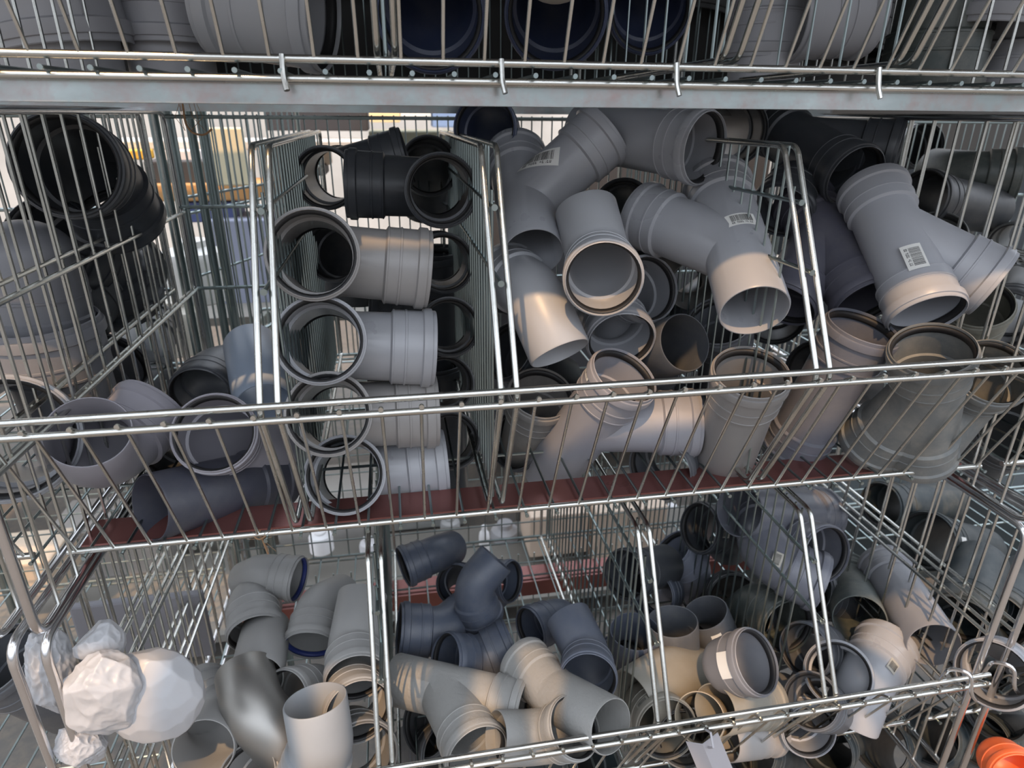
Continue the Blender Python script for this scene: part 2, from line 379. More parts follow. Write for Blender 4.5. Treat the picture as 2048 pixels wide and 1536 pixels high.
def patch(root, d, sd, phi, w, h, ang, m, nm, parent, radius, rects=None):
    """a sticker (or the ink on it) wrapped round the tube of direction d"""
    d = Vector(d).normalized(); x = Vector((0,1,0)).cross(d).normalized(); y = d.cross(x); c, s_ = math.cos(R(ang)), math.sin(R(ang))
    V = []; F = []
    for (u0, u1, v0, v1) in (rects or [(-.5,.5,-.5,.5)]):
        nu = max(1, int(math.ceil((u1-u0)*14))); nv = max(1, int(math.ceil((v1-v0)*8))); base = len(V)
        for i in range(nu+1):
            for j in range(nv+1):
                a = (u0+(u1-u0)*i/nu)*w; b = (v0+(v1-v0)*j/nv)*h
                if rects is None:       # rounded corners
                    pass
                ax = sd + a*s_ + b*c; ci = phi + (a*c - b*s_)/radius
                V.append(d*ax + (x*math.cos(ci)+y*math.sin(ci))*radius)
        for i in range(nu):
            for j in range(nv): q = base+i*(nv+1)+j; F.append((q, q+nv+1, q+nv+2, q+1))
    me = bpy.data.meshes.new(nm); me.from_pydata(V, [], F); me.polygons.foreach_set('use_smooth', [True]*len(me.polygons)); me.materials.append(m)
    o = bpy.data.objects.new(nm, me); COL.objects.link(o); o.parent = parent; return o
def place(row):
    name, spec, s, mt, loc, q, label, group, sts = row
    k, ang, La, Lb, Lc, eA, eB, eC = spec
    o = bpy.data.objects.new(name, fitting_mesh(spec)); COL.objects.link(o)
    o.rotation_mode = 'QUATERNION'; o.location = loc; o.rotation_quaternion = Quaternion(q); o.scale = (s, s, s)
    o.material_slots[0].link = 'OBJECT'; o.material_slots[0].material = pvc(mt) if mt != 'steel' else MAT['plastic_steel']
    tag(o, label, 'pipe fitting' if 'straight' not in name else 'pipe', group)
    t = R(ang); D = {'A': (Vector((0,0,1)), La, eA), 'B': (Vector((math.sin(t),0,-math.cos(t))) if k == 'E' else Vector((0,0,-1)), Lb, eB)}
    if k in 'WT': D['C'] = (Vector((math.sin(t),0,math.cos(t))), Lc, eC)
    blue = 'blue seal' in label
    for key, (d, L, e) in D.items():
        if e == 's':
            r = bpy.data.objects.new('rubber_seal', SEAL); COL.objects.link(r); r.parent = o
            r.location = d*L; r.rotation_euler = d.to_track_quat('Z', 'Y').to_euler()
            if blue: r.material_slots[0].link = 'OBJECT'; r.material_slots[0].material = RUBBERB; r['label'] = 'blue rubber seal'
    for key, sd, phi, w, h, an, style in sts:
        d, L, e = D[key]; rad = .0556 if L-sd > .07+h*.5 or e == 'p' else .0622
        if phi is None: continue
        p = patch(o, d, sd, phi, w, h, an, PAPER if style in (1, 2) else PAPERD, 'sticker', o, rad/1.0)
        if style in (1, 3):
            rnd = random.Random(len(label)); rects = []; u = -.36
            while u < .38:
                ww = rnd.choice((.008, .012, .02)); rects.append((u, u+ww, -.16 if style == 1 else -.3, .38 if style == 1 else .3)); u += ww+rnd.choice((.009, .013, .02))
            if style == 1:
                txt = '00 D304 19.93'
                for ci, ch in enumerate(txt):
                    g = FONT.get(ch, '757')
                    for gx, colb in enumerate(g):
                        for gy in range(3):
                            if int(colb) >> gy & 1: u0 = -.36+ci*.055+gx*.013; v0 = -.36+gy*.05; rects.append((u0, u0+.012, v0, v0+.045))
            q2 = patch(o, d, sd, phi, w, h, an, INK, 'barcode', p, rad+.00025, rects)
    return o
ROWS = [
 ('pipe_tee', ('T', 90, 0.12, 0.12, 0.17, 's', 's', 's'), 1, 'taupe', (-0.1148, 1.0385, -0.2087), (0.789, 0.6108, 0.054, -0.039), 'grey-brown pipe tee with sunlit rim, topmost of the four lighter stacked tees', 'tees stacked in the narrow bin', []),
 ('pipe_tee', ('T', 90, 0.12, 0.12, 0.17, 's', 's', 's'), 1, 'grey', (-0.1139, 1.0107, -0.339), (0.8264, 0.5611, 0.0392, -0.0263), 'mid-grey pipe tee directly under the sunlit-rim tee, second of the four stacked lighter tees', 'tees stacked in the narrow bin', []),
 ('pipe_tee', ('T', 90, 0.12, 0.12, 0.17, 's', 's', 's'), 1, 'taupe', (-0.1138, 1.0106, -0.4641), (0.8494, 0.5275, 0.0162, 0.0024), 'grey pipe tee whose mouth is crossed by the front rail of the middle basket', 'tees stacked in the narrow bin', []),
 ('pipe_tee', ('T', 90, 0.12, 0.12, 0.17, 's', 's', 's'), 1, 'grey', (-0.1002, 1.0321, -0.5903), (0.8661, 0.4994, -0.0054, 0.0213), 'lowest pipe tee of the stack, lying on the floor of the narrow bin', 'tees stacked in the narrow bin', []),
 ('pipe_tee', ('T', 90, 0.12, 0.12, 0.17, 's', 's', 's'), 0.95, 'dark', (0.0854, 1.2237, -0.1248), (0.0264, 0.0113, -0.6842, 0.7288), 'charcoal pipe tee on top of the stack with its round mouth at the right divider', 'tees stacked in the narrow bin', []),
 ('pipe_tee', ('T', 90, 0.12, 0.12, 0.17, 's', 's', 's'), 0.9, 'dark', (-0.1103, 1.4042, -0.1171), (0.719, 0.6824, -0.1153, 0.0636), 'charcoal tee mouth peeking out left of the topmost charcoal tee', 'tees stacked in the narrow bin', []),
 ('pipe_tee', ('T', 90, 0.12, 0.12, 0.17, 's', 's', 's'), 0.86, 'dark2', (0.0897, 1.269, -0.2649), (0.0163, 0.0022, -0.6543, 0.7561), 'dark tee behind the sunlit-rim tee, its mouth near the right divider', 'tees stacked in the narrow bin', []),
 ('pipe_tee', ('T', 90, 0.12, 0.12, 0.17, 's', 's', 's'), 0.86, 'dark2', (0.0918, 1.2185, -0.3823), (0.0247, 0.0097, -0.606, 0.7951), 'dark tee mouth second from the top in the right-hand column of the narrow bin', 'tees stacked in the narrow bin', []),
 ('pipe_tee', ('T', 90, 0.12, 0.12, 0.17, 's', 's', 's'), 0.86, 'dark2', (0.0808, 1.2211, -0.5017), (0.0395, 0.0205, -0.5736, 0.8179), 'dark tee mouth just above the front rail in the right-hand column of the narrow bin', 'tees stacked in the narrow bin', []),
 ('pipe_tee', ('T', 90, 0.12, 0.12, 0.17, 's', 's', 's'), 0.86, 'dark2', (0.0855, 1.1678, -0.6047), (0.0323, 0.0075, -0.5355, 0.8439), 'dark tee mouth below the front rail, lowest in the right-hand column of the narrow bin', 'tees stacked in the narrow bin', []),
 ('pipe_elbow', ('E', 87, 0.12, 0.12, 0, 's', 'p', ''), 0.95, 'dark2', (-0.0962, 1.4831, -0.2862), (0.4403, 0.4942, 0.4018, -0.6329), 'dark elbow seen through the mouth of the sunlit-rim tee', 'tees stacked in the narrow bin', []),
 ('pipe_elbow', ('E', 45, 0.105, 0.105, 0, 's', 'p', ''), 1, 'dark2', (0.0814, 1.5833, -0.1262), (0.5785, 0.4349, 0.4461, -0.5265), 'dark elbow behind the topmost charcoal tee, only its upper rim showing', 'tees stacked in the narrow bin', []),
 ('pipe_wye', ('W', 67, 0.17, 0.14, 0.205, 's', 'p', 's'), 1, 'grey', (0.2486, 1.2458, -0.1594), (0.8175, -0.491, -0.1319, -0.2707), 'grey pipe wye leaning on the middle divider, barcode sticker on its branch', 'wyes and elbows heaped in the middle bin', [('C', 0.0679, -1.597, 0.085, 0.036, 45, 1)]),
 ('pipe_wye', ('W', 45, 0.2, 0.14, 0.21, 's', 'p', 's'), 1, 'grey', (0.5744, 1.0229, -0.2146), (0.1874, -0.0144, 0.5054, 0.8421), 'large grey pipe wye with a sunlit plain open end and a barcode sticker', 'wyes and elbows heaped in the middle bin', [('A', 0.02, 1.768, 0.05, 0.029, 5, 1)]),
 ('straight_pipe', ('P', 0, 0.15, 0.15, 0, 's', 'p', ''), 1, 'grey', (0.4674, 1.245, -0.0417), (0.595, 0.3801, 0.6256, -0.332), 'grey socketed pipe lying level at the top of the heap, mouth facing right', 'wyes and elbows heaped in the middle bin', []),
 ('pipe_elbow', ('E', 45, 0.105, 0.105, 0, 's', 'p', ''), 1, 'light', (0.3442, 1.0651, -0.23), (0.4557, 0.3667, -0.6407, 0.4973), 'grey elbow with a pale sunlit rim facing the viewer amid the wye heap', 'wyes and elbows heaped in the middle bin', []),
 ('pipe_elbow', ('E', 67, 0.11, 0.11, 0, 's', 'p', ''), 1, 'grey', (0.4434, 1.2212, -0.3356), (0.6493, 0.3727, 0.4348, -0.5005), 'grey elbow mouth tilted right, tucked behind the pale-rimmed elbow', 'wyes and elbows heaped in the middle bin', []),
 ('pipe_elbow', ('E', 45, 0.105, 0.105, 0, 's', 'p', ''), 1, 'taupe2', (0.6128, 1.2863, -0.2938), (0.3346, -0.5225, 0.7098, 0.3335), 'dim grey-brown pipe end half hidden under the large wye with the sunlit end', 'wyes and elbows heaped in the middle bin', []),
 ('pipe_elbow', ('E', 45, 0.13, 0.12, 0, 's', 'p', ''), 1, 'light', (0.2401, 1.1057, -0.2952), (0.5061, -0.5718, 0.3715, 0.5281), 'sunlit grey elbow with thin-walled open end pointing down, at the middle divider', 'wyes and elbows heaped in the middle bin', []),
 ('pipe_elbow', ('E', 45, 0.105, 0.105, 0, 's', 'p', ''), 1, 'grey', (0.4038, 1.1557, -0.3467), (0.3862, 0.5849, 0.5507, -0.4533), 'grey socket facing down, pressed between the pale-rimmed mouth and the wye behind the rail', 'wyes and elbows heaped in the middle bin', []),
 ('pipe_elbow', ('E', 45, 0.105, 0.105, 0, 's', 'p', ''), 1, 'dark3', (0.49, 1.1405, -0.4328), (0.1078, -0.7924, 0.5923, 0.0988), 'dim grey thin-walled pipe end in the wye heap below the large sunlit wye', 'wyes and elbows heaped in the middle bin', []),
 ('pipe_wye', ('W', 67, 0.14, 0.18, 0.2, 's', 'p', 's'), 1, 'lilac', (0.3359, 1.0467, -0.5283), (0.9587, 0.2225, 0.1683, -0.0551), 'grey wye standing upright behind the front rail with sun and blue shade on its side', 'wyes and elbows heaped in the middle bin', [('A', 0.1208, -3.128, 0.03, 0.02, 0, 1)]),
 ('straight_pipe', ('P', 0, 0.12, 0.14, 0, 's', 'p', ''), 1, 'taupe', (0.5734, 0.9446, -0.4927), (0.6966, 0.1015, -0.1768, 0.6879), 'upright grey-brown pipe with an orange-lit mouth above the front rail beside the right divider', 'wyes and elbows heaped in the middle bin', []),
 ('straight_pipe', ('P', 0, 0.1, 0.1, 0, 's', 'p', ''), 1, 'taupe2', (0.2525, 1.1456, -0.5711), (0.6688, 0.1531, 0.1983, -0.7), 'socketed pipe end standing in the corner at the foot of the middle divider', 'wyes and elbows heaped in the middle bin', []),
 ('pipe_elbow', ('E', 45, 0.105, 0.105, 0, 's', 'p', ''), 1, 'dark3', (0.5328, 1.0594, -0.6109), (0.1627, 0.5904, 0.3648, -0.7013), 'dark socket lying on the basket floor, mouth facing down to the front', 'wyes and elbows heaped in the middle bin', []),
 ('straight_pipe', ('P', 0, 0.1, 0.1, 0, 's', 'p', ''), 1, 'dark3', (0.6501, 1.1584, -0.4464), (0.6862, 0.0148, -0.295, 0.6648), 'dim grey socket pointing up behind the sunlit end of the large wye', 'wyes and elbows heaped in the middle bin', []),
 ('pipe_elbow', ('E', 45, 0.105, 0.105, 0, 's', 'p', ''), 1, 'dark', (0.5142, 1.4225, -0.2017), (0.3558, 0.4886, 0.4037, -0.6868), 'black-looking round mouth deep in the heap behind the large wye', 'wyes and elbows heaped in the middle bin', []),
 ('pipe_elbow', ('E', 45, 0.105, 0.105, 0, 's', 'p', ''), 1, 'navy', (0.2252, 1.4549, -0.0413), (0.3744, 0.4997, 0.4149, -0.6618), 'dark bluish mouth at the top of the heap above the middle divider', 'wyes and elbows heaped in the middle bin', []),
 ('straight_pipe', ('P', 0, 0.1, 0.1, 0, 's', 'p', ''), 1.1, 'dark', (0.7315, 1.4602, -0.0316), (0.4917, 0.5258, 0.4633, -0.5169), 'dark pipe end behind the level socketed pipe under the galvanised beam', 'wyes and elbows heaped in the middle bin', []),
 ('straight_pipe', ('P', 0, 0.1, 0.1, 0, 's', 'p', ''), 1.1, 'dark', (0.53, 1.4152, -0.3534), (0.4863, -0.4272, 0.094, -0.7564), 'dark pipe lying across the back of the wye heap', 'wyes and elbows heaped in the middle bin', []),
 ('straight_pipe', ('P', 0, 0.15, 0.15, 0, 's', 'p', ''), 1.1, 'dark', (0.5797, 1.2409, -0.5977), (0.6798, -0.2076, 0.6894, -0.1395), 'dark pipe lying low at the back of the wye heap', 'wyes and elbows heaped in the middle bin', []),
 ('straight_pipe', ('P', 0, 0.15, 0.15, 0, 's', 'p', ''), 1.1, 'dark', (0.6715, 1.3581, -0.4242), (0.3836, 0.33, 0.4589, 0.7303), 'dark pipe deep behind the thin-walled pipe end in the wye heap', 'wyes and elbows heaped in the middle bin', []),
 ('pipe_wye', ('W', 45, 0.19, 0.11, 0.19, 's', 's', 's'), 1, 'light2', (0.8991, 1.0684, -0.1936), (0.4324, 0.8972, -0.0895, 0.0003), 'light grey wye with three sockets and an upright barcode sticker on its trunk', 'mixed wyes in the right bin of the middle basket', [('A', 0.1048, 1.915, 0.05, 0.032, 90, 1)]),
 ('pipe_wye', ('W', 45, 0.19, 0.11, 0.19, 's', 's', 's'), 1, 'dark', (0.8772, 1.362, -0.0536), (0.5886, 0.802, -0.0519, 0.0877), 'charcoal wye right under the beam, two round mouths side by side', 'mixed wyes in the right bin of the middle basket', []),
 ('pipe_wye', ('W', 45, 0.19, 0.11, 0.19, 's', 's', 's'), 1, 'plum', (0.8582, 1.2006, -0.2211), (0.1117, 0.1787, 0.8552, -0.4735), 'dark violet-grey wye slanting down behind the right divider', 'mixed wyes in the right bin of the middle basket', []),
 ('pipe_elbow', ('E', 45, 0.095, 0.095, 0, 's', 's', ''), 1, 'dark', (0.8345, 1.2894, -0.1332), (0.1061, 0.735, 0.453, -0.4933), 'dark socket facing down, touching the top of the violet-grey wye', 'mixed wyes in the right bin of the middle basket', []),
 ('straight_pipe', ('P', 0, 0.15, 0.15, 0, 's', 's', ''), 1, 'slate', (0.7704, 0.9872, -0.4756), (0.7021, 0.0516, 0.138, -0.6967), 'dark grey double-socket pipe with sun flecks on its raised collar behind the right divider', 'mixed wyes in the right bin of the middle basket', []),
 ('pipe_wye', ('W', 28, 0.17, 0.11, 0.17, 's', 's', 's'), 1, 'dusty', (0.8718, 0.8689, -0.434), (0.138, 0.3197, 0.917, 0.1947), 'dusty grey wye standing on two legs, wide open mouth at the front rail', 'mixed wyes in the right bin of the middle basket', []),
 ('pipe_elbow', ('E', 67, 0.11, 0.11, 0, 's', 'p', ''), 1, 'dusty', (1.0348, 0.9468, -0.4789), (0.2756, 0.253, 0.2869, -0.8819), 'dusty elbow with an orange-lit rim at the right end of the front rail', 'mixed wyes in the right bin of the middle basket', []),
 ('straight_pipe', ('P', 0, 0.075, 0.075, 0, 's', 'p', ''), 1, 'olive', (1.1692, 1.105, -0.3969), (0.6879, 0.0237, -0.3306, 0.6457), 'olive-grey socket pointing up below the branch of the light grey wye', 'mixed wyes in the right bin of the middle basket', []),
 ('pipe_elbow', ('E', 45, 0.105, 0.105, 0, 's', 'p', ''), 1, 'dark2', (1.0413, 1.3101, -0.2444), (0.0591, 0.6294, 0.3173, -0.7069), 'small dark mouth between the violet-grey wye and the light grey wye', 'mixed wyes in the right bin of the middle basket', []),
 ('straight_pipe', ('P', 0, 0.15, 0.15, 0, 's', 'p', ''), 1, 'dark2', (1.3077, 1.3626, -0.1873), (0.5069, -0.3365, -0.5611, 0.5612), 'dark ring of a pipe lying behind the light grey wye', 'mixed wyes in the right bin of the middle basket', []),
 ('pipe_elbow', ('E', 45, 0.105, 0.105, 0, 's', 'p', ''), 1, 'dusty', (1.2191, 1.3036, -0.3045), (0.1004, 0.3274, 0.2623, -0.9022), 'dusty round mouth facing up behind the branch of the light grey wye', 'mixed wyes in the right bin of the middle basket', []),
 ('straight_pipe', ('P', 0, 0.1, 0.1, 0, 's', 'p', ''), 1, 'dark2', (0.9378, 1.1771, -0.5237), (0.5967, -0.2315, -0.5446, 0.5421), 'dark pipe filling the gap behind the sun-flecked dark grey wye', 'mixed wyes in the right bin of the middle basket', []),
 ('straight_pipe', ('P', 0, 0.1, 0.1, 0, 's', 'p', ''), 1, 'dark2', (0.8303, 1.2959, -0.3792), (0.5788, 0.5196, -0.5809, 0.2399), 'dark pipe standing behind the foot of the violet-grey wye', 'mixed wyes in the right bin of the middle basket', []),
 ('pipe_elbow', ('E', 45, 0.105, 0.105, 0, 's', 'p', ''), 1, 'olive2', (1.4097, 1.4603, -0.1296), (0.6363, 0.6332, 0.2908, 0.331), 'large dark olive elbow behind the side mesh at upper right', 'fittings in the next bay to the right', []),
 ('pipe_elbow', ('E', 45, 0.105, 0.105, 0, 's', 'p', ''), 1, 'dark2', (1.5131, 1.8323, -0.0908), (0.5053, 0.4604, 0.4474, -0.5767), 'dark mouth next to the charcoal wye, behind the side mesh', 'fittings in the next bay to the right', []),
 ('straight_pipe', ('P', 0, 0.075, 0.075, 0, 's', 'p', ''), 0.75, 'dusty2', (1.4599, 1.4293, -0.2834), (0.672, 0.4977, -0.425, -0.3465), 'small dusty mouth behind the side mesh, left one of the pair under the olive elbow', 'fittings in the next bay to the right', []),
 ('straight_pipe', ('P', 0, 0.075, 0.075, 0, 's', 'p', ''), 0.8, 'dusty2', (1.471, 1.3237, -0.2679), (0.6571, 0.183, -0.7167, 0.145), 'small dusty mouth at the right picture edge under the olive elbow', 'fittings in the next bay to the right', []),
 ('straight_pipe', ('P', 0, 0.15, 0.15, 0, 's', 'p', ''), 1.1, 'dark2', (1.5054, 1.3127, -0.4103), (0.5832, 0.6803, -0.3072, -0.3203), 'dark pipe in shade behind the side mesh below the small dusty mouths', 'fittings in the next bay to the right', []),
 ('straight_pipe', ('P', 0, 0.15, 0.15, 0, 's', 'p', ''), 1.1, 'dark2', (1.2562, 1.0553, -0.6708), (0.7082, 0.4241, 0.0291, -0.5636), 'dark grey pipe lying low in the next bay at the right edge', 'fittings in the next bay to the right', []),
 ('pipe_elbow', ('E', 87, 0.125, 0.12, 0, 's', 'p', ''), 1.02, 'mauve', (-0.4678, 0.9822, -0.5084), (0.5968, -0.527, -0.1329, -0.5902), 'big mauve-grey elbow with thin open end crossed by the rail in the left bin', 'large elbows in the left bin', []),
 ('pipe_elbow', ('E', 45, 0.105, 0.105, 0, 's', 'p', ''), 1, 'mauve', (-0.296, 1.046, -0.517), (0.8873, 0.4515, 0.0647, -0.0685), 'mauve-grey elbow with pale lit rim, next to the narrow tee bin', 'large elbows in the left bin', []),
 ('straight_pipe', ('P', 0, 0.1, 0.1, 0, 'p', 'p', ''), 1, 'blue', (-0.288, 1.2959, -0.4894), (0.6177, -0.3317, -0.4804, -0.5269), 'light blue-grey pipe standing against the left divider', 'large elbows in the left bin', []),
 ('pipe_elbow', ('E', 45, 0.105, 0.105, 0, 's', 'p', ''), 1, 'dark3', (-0.412, 1.4381, -0.5337), (0.6615, 0.7397, 0.08, -0.0944), 'dark socketed elbow lying behind the lit-rim elbow at the left divider', 'large elbows in the left bin', []),
 ('straight_pipe', ('P', 0, 0.12, 0.13, 0, 'p', 's', ''), 0.95, 'ink', (-0.3115, 1.0012, -0.5817), (0.7533, 0.3073, -0.5373, 0.2225), 'dark ink-grey pipe lying on the floor of the left bin', 'large elbows in the left bin', []),
 ('pipe_elbow', ('E', 45, 0.105, 0.105, 0, 's', 'p', ''), 1, 'dark2', (-0.4179, 1.2437, -0.5809), (0.5335, 0.4953, 0.4771, -0.4923), 'dark ring of a fitting between the two mauve elbows', 'large elbows in the left bin', []),
 ('large_pipe_elbow', ('E', 45, 0.095, 0.095, 0, 's', 's', ''), 1.35, 'dark', (-0.5323, 1.3578, -0.1043), (0.5837, 0.4601, 0.4518, -0.4935), 'big black-mouthed elbow highest in the left bay, daylight showing through it', 'large-bore fittings in the next bay to the left', []),
 ('large_pipe_elbow', ('E', 45, 0.095, 0.095, 0, 's', 's', ''), 1.5, 'dark', (-0.628, 1.5205, -0.2844), (0.4804, 0.4352, 0.3858, -0.6564), 'big dark ring partly behind the rounded grey plug in the left bay', 'large-bore fittings in the next bay to the left', []),
 ('large_pipe_elbow', ('E', 45, 0.095, 0.095, 0, 's', 's', ''), 1.45, 'dark2', (-0.641, 1.5347, -0.3198), (0.4083, -0.4119, 0.6612, 0.4759), 'big dark ribbed elbow with concentric collars in the left bay', 'large-bore fittings in the next bay to the left', []),
 ('large_pipe_plug', ('P', 0, 0.07, 0.07, 0, 's', 'c', ''), 1.4, 'slate2', (-0.6376, 1.2747, -0.2731), (0.025, 0.0002, -0.9997, -0.0), 'rounded dark grey plug at the left picture edge', 'large-bore fittings in the next bay to the left', []),
 ('large_straight_pipe', ('P', 0, 0.1, 0.1, 0, 's', 'p', ''), 1.45, 'slate2', (-0.6152, 1.2417, -0.4877), (0.9996, 0.025, -0.015, 0.0002), 'big ribbed grey socket standing upright behind the left side mesh', 'large-bore fittings in the next bay to the left', []),
 ('large_pipe_elbow', ('E', 45, 0.105, 0.105, 0, 's', 'p', ''), 1.2, 'slate2', (-0.6715, 1.4402, -0.5728), (0.9236, 0.1687, 0.3393, 0.0588), 'grey rounded bend low behind the left side mesh', 'large-bore fittings in the next bay to the left', []),
 ('large_straight_pipe', ('P', 0, 0.1, 0.1, 0, 's', 'p', ''), 1.45, 'grey', (-0.6092, 1.0641, -0.4795), (0.6741, 0.3345, 0.4777, -0.4534), 'grey pipe low at the left edge beside the end frame', 'large-bore fittings in the next bay to the left', []),
 ('large_straight_pipe', ('P', 0, 0.1, 0.1, 0, 's', 'p', ''), 1.2, 'dark2', (-0.6516, 1.751, -0.5751), (0.6743, -0.3251, -0.4283, -0.5062), 'dark pipe in shade at the back corner of the left bay', 'large-bore fittings in the next bay to the left', []),
 ('pipe_elbow', ('E', 45, 0.105, 0.105, 0, 's', 'p', ''), 0.8, 'pp', (-0.329, 1.2523, -0.9483), (0.6781, 0.2808, 0.6775, 0.0483), 'light grey elbow lying level with a blue seal, topmost in the lower left bin', 'elbows in the left bin of the lower basket', []),
 ('pipe_elbow', ('E', 67, 0.11, 0.11, 0, 's', 'p', ''), 0.9, 'pp', (-0.353, 1.2118, -0.9775), (0.5296, 0.515, 0.5751, -0.3515), 'light grey elbow under the level blue-sealed one, mouth facing down', 'elbows in the left bin of the lower basket', []),
 ('pipe_elbow', ('E', 45, 0.105, 0.105, 0, 's', 'p', ''), 0.85, 'pp', (-0.2056, 1.1518, -0.9736), (0.519, 0.7322, 0.3193, -0.3042), 'light grey elbow with blue seal facing down, leaning to the upper right', 'elbows in the left bin of the lower basket', []),
 ('pipe_elbow', ('E', 30, 0.09, 0.12, 0, 's', 'p', ''), 0.9, 'pp', (-0.1242, 1.0064, -0.9571), (0.6016, 0.6329, -0.3093, 0.3767), 'light grey ribbed elbow with sun patches at the lower left divider', 'elbows in the left bin of the lower basket', []),
 ('pipe_elbow', ('E', 45, 0.105, 0.105, 0, 's', 'p', ''), 0.95, 'pp', (-0.1327, 0.9602, -1.0047), (0.6695, 0.3984, 0.4373, -0.4492), 'light grey socket facing down just under the sun-patched ribbed elbow', 'elbows in the left bin of the lower basket', []),
 ('straight_pipe', ('P', 0, 0.1, 0.1, 0, 'p', 'p', ''), 0.9, 'pp', (-0.3073, 1.0579, -0.9915), (0.4066, -0.5523, 0.5483, 0.4784), 'light grey pipe entering the downward-facing elbow mouth', 'elbows in the left bin of the lower basket', []),
 ('steel_pipe_elbow', ('E', 45, 0.085, 0.1, 0, 'p', 'p', ''), 0.95, 'steel', (-0.2965, 0.9116, -0.9783), (0.6513, -0.6055, 0.1571, 0.4295), 'shiny metal elbow in the lower left bin', 'elbows in the left bin of the lower basket', []),
 ('pipe_elbow', ('E', 45, 0.105, 0.105, 0, 's', 'p', ''), 0.95, 'pp', (-0.3707, 0.9534, -1.0431), (0.4343, 0.0073, -0.6975, -0.57), 'light grey elbow beside the plastic bag, thin open end to the front', 'elbows in the left bin of the lower basket', []),
 ('pipe_elbow', ('E', 45, 0.105, 0.105, 0, 's', 'p', ''), 0.85, 'pp', (-0.203, 0.9938, -1.0344), (0.2827, 0.4005, 0.2906, -0.8218), 'light grey elbow with a square-cut edge between the metal elbow and the ribbed one', 'elbows in the left bin of the lower basket', []),
 ('pipe_elbow', ('E', 30, 0.09, 0.085, 0, 'p', 's', ''), 0.95, 'ppl', (-0.1694, 0.8203, -0.9876), (0.1464, -0.0551, 0.1352, 0.9784), 'pale grey elbow standing in front of all others in the lower left bin', 'elbows in the left bin of the lower basket', []),
 ('straight_pipe', ('P', 0, 0.075, 0.075, 0, 's', 'p', ''), 0.9, 'pp', (-0.2791, 0.851, -1.0913), (0.6343, 0.0414, -0.2956, 0.7131), 'light grey socket cut by the bottom picture edge', 'elbows in the left bin of the lower basket', []),
 ('pipe_elbow', ('E', 45, 0.105, 0.105, 0, 's', 'p', ''), 1.0, 'pp2', (-0.1352, 0.9029, -1.0674), (0.7299, 0.3612, 0.3988, -0.4216), 'shaded grey elbow at the foot of the lower left divider', 'elbows in the left bin of the lower basket', []),
 ('pipe_elbow', ('E', 45, 0.105, 0.105, 0, 's', 'p', ''), 0.78, 'navyg', (0.0527, 1.2859, -0.9694), (0.171, -0.6189, -0.4104, 0.6476), 'blue-grey elbow highest in the centre bin of the lower basket, mouth to the left', 'dark blue-grey elbows in the centre bin of the lower basket', []),
 ('pipe_elbow', ('E', 67, 0.11, 0.11, 0, 's', 'p', ''), 0.78, 'navyg', (0.1173, 1.1266, -0.9512), (0.0581, 0.9754, 0.1457, 0.155), 'blue-grey elbow standing on end with its top tilted right', 'dark blue-grey elbows in the centre bin of the lower basket', []),
 ('pipe_elbow', ('E', 87, 0.12, 0.12, 0, 's', 'p', ''), 0.78, 'navyg', (0.1571, 1.2673, -1.038), (0.79, 0.3237, 0.5101, -0.1045), 'blue-grey elbow with a mouth to the right, behind the one standing on end', 'dark blue-grey elbows in the centre bin of the lower basket', []),
 ('pipe_elbow', ('E', 45, 0.105, 0.105, 0, 's', 'p', ''), 0.78, 'navyg', (0.1246, 1.3109, -1.0764), (0.3469, 0.3757, 0.3278, -0.7944), 'blue-grey ring left of the elbow standing on end', 'dark blue-grey elbows in the centre bin of the lower basket', []),
 ('pipe_elbow', ('E', 45, 0.105, 0.105, 0, 's', 'p', ''), 0.95, 'navyg', (0.0576, 1.1155, -1.049), (0.5736, -0.4252, -0.4783, 0.5113), 'blue-grey elbow lying level against the lower divider', 'dark blue-grey elbows in the centre bin of the lower basket', []),
 ('pipe_elbow', ('E', 45, 0.095, 0.095, 0, 's', 's', ''), 0.86, 'navyg', (0.1193, 1.0262, -1.0524), (0.8498, 0.1542, -0.5029, 0.0336), 'blue-grey elbow with sockets at both ends in the centre of the lower basket', 'dark blue-grey elbows in the centre bin of the lower basket', []),
 ('pipe_elbow', ('E', 45, 0.105, 0.105, 0, 's', 'p', ''), 0.8, 'navyg', (0.3162, 1.1292, -1.0621), (0.0068, 0.5835, 0.3025, -0.7536), 'blue-grey elbow behind, its mouth meeting the double-socket elbow', 'dark blue-grey elbows in the centre bin of the lower basket', []),
 ('pipe_elbow', ('E', 45, 0.105, 0.105, 0, 's', 'p', ''), 0.85, 'navyg2', (0.3284, 0.9438, -0.9928), (0.4381, 0.187, -0.5696, 0.6698), 'blue-grey elbow nearest the front with a round mouth facing the viewer', 'dark blue-grey elbows in the centre bin of the lower basket', []),
 ('pipe_wye', ('W', 45, 0.19, 0.12, 0.2, 's', 'p', 's'), 0.9, 'ppt', (0.0421, 0.9517, -1.0413), (0.3262, -0.3807, 0.5609, -0.6588), 'long light grey textured wye lying behind the lower front rail', 'light grey branches in the centre bin of the lower basket', []),
 ('pipe_elbow', ('E', 15, 0.13, 0.17, 0, 's', 'p', ''), 0.85, 'ppt', (0.2449, 0.8608, -0.9928), (0.6066, -0.4696, -0.5686, -0.2971), 'light grey textured pipe bend slanting down to the right under the blue-grey elbow', 'light grey branches in the centre bin of the lower basket', []),
 ('pipe_elbow', ('E', 87, 0.12, 0.12, 0, 's', 'p', ''), 0.82, 'ppt', (0.214, 0.8111, -1.0356), (0.0211, -0.211, 0.2622, -0.9414), 'grey elbow with a dark oval mouth resting right behind the lower rail', 'light grey branches in the centre bin of the lower basket', []),
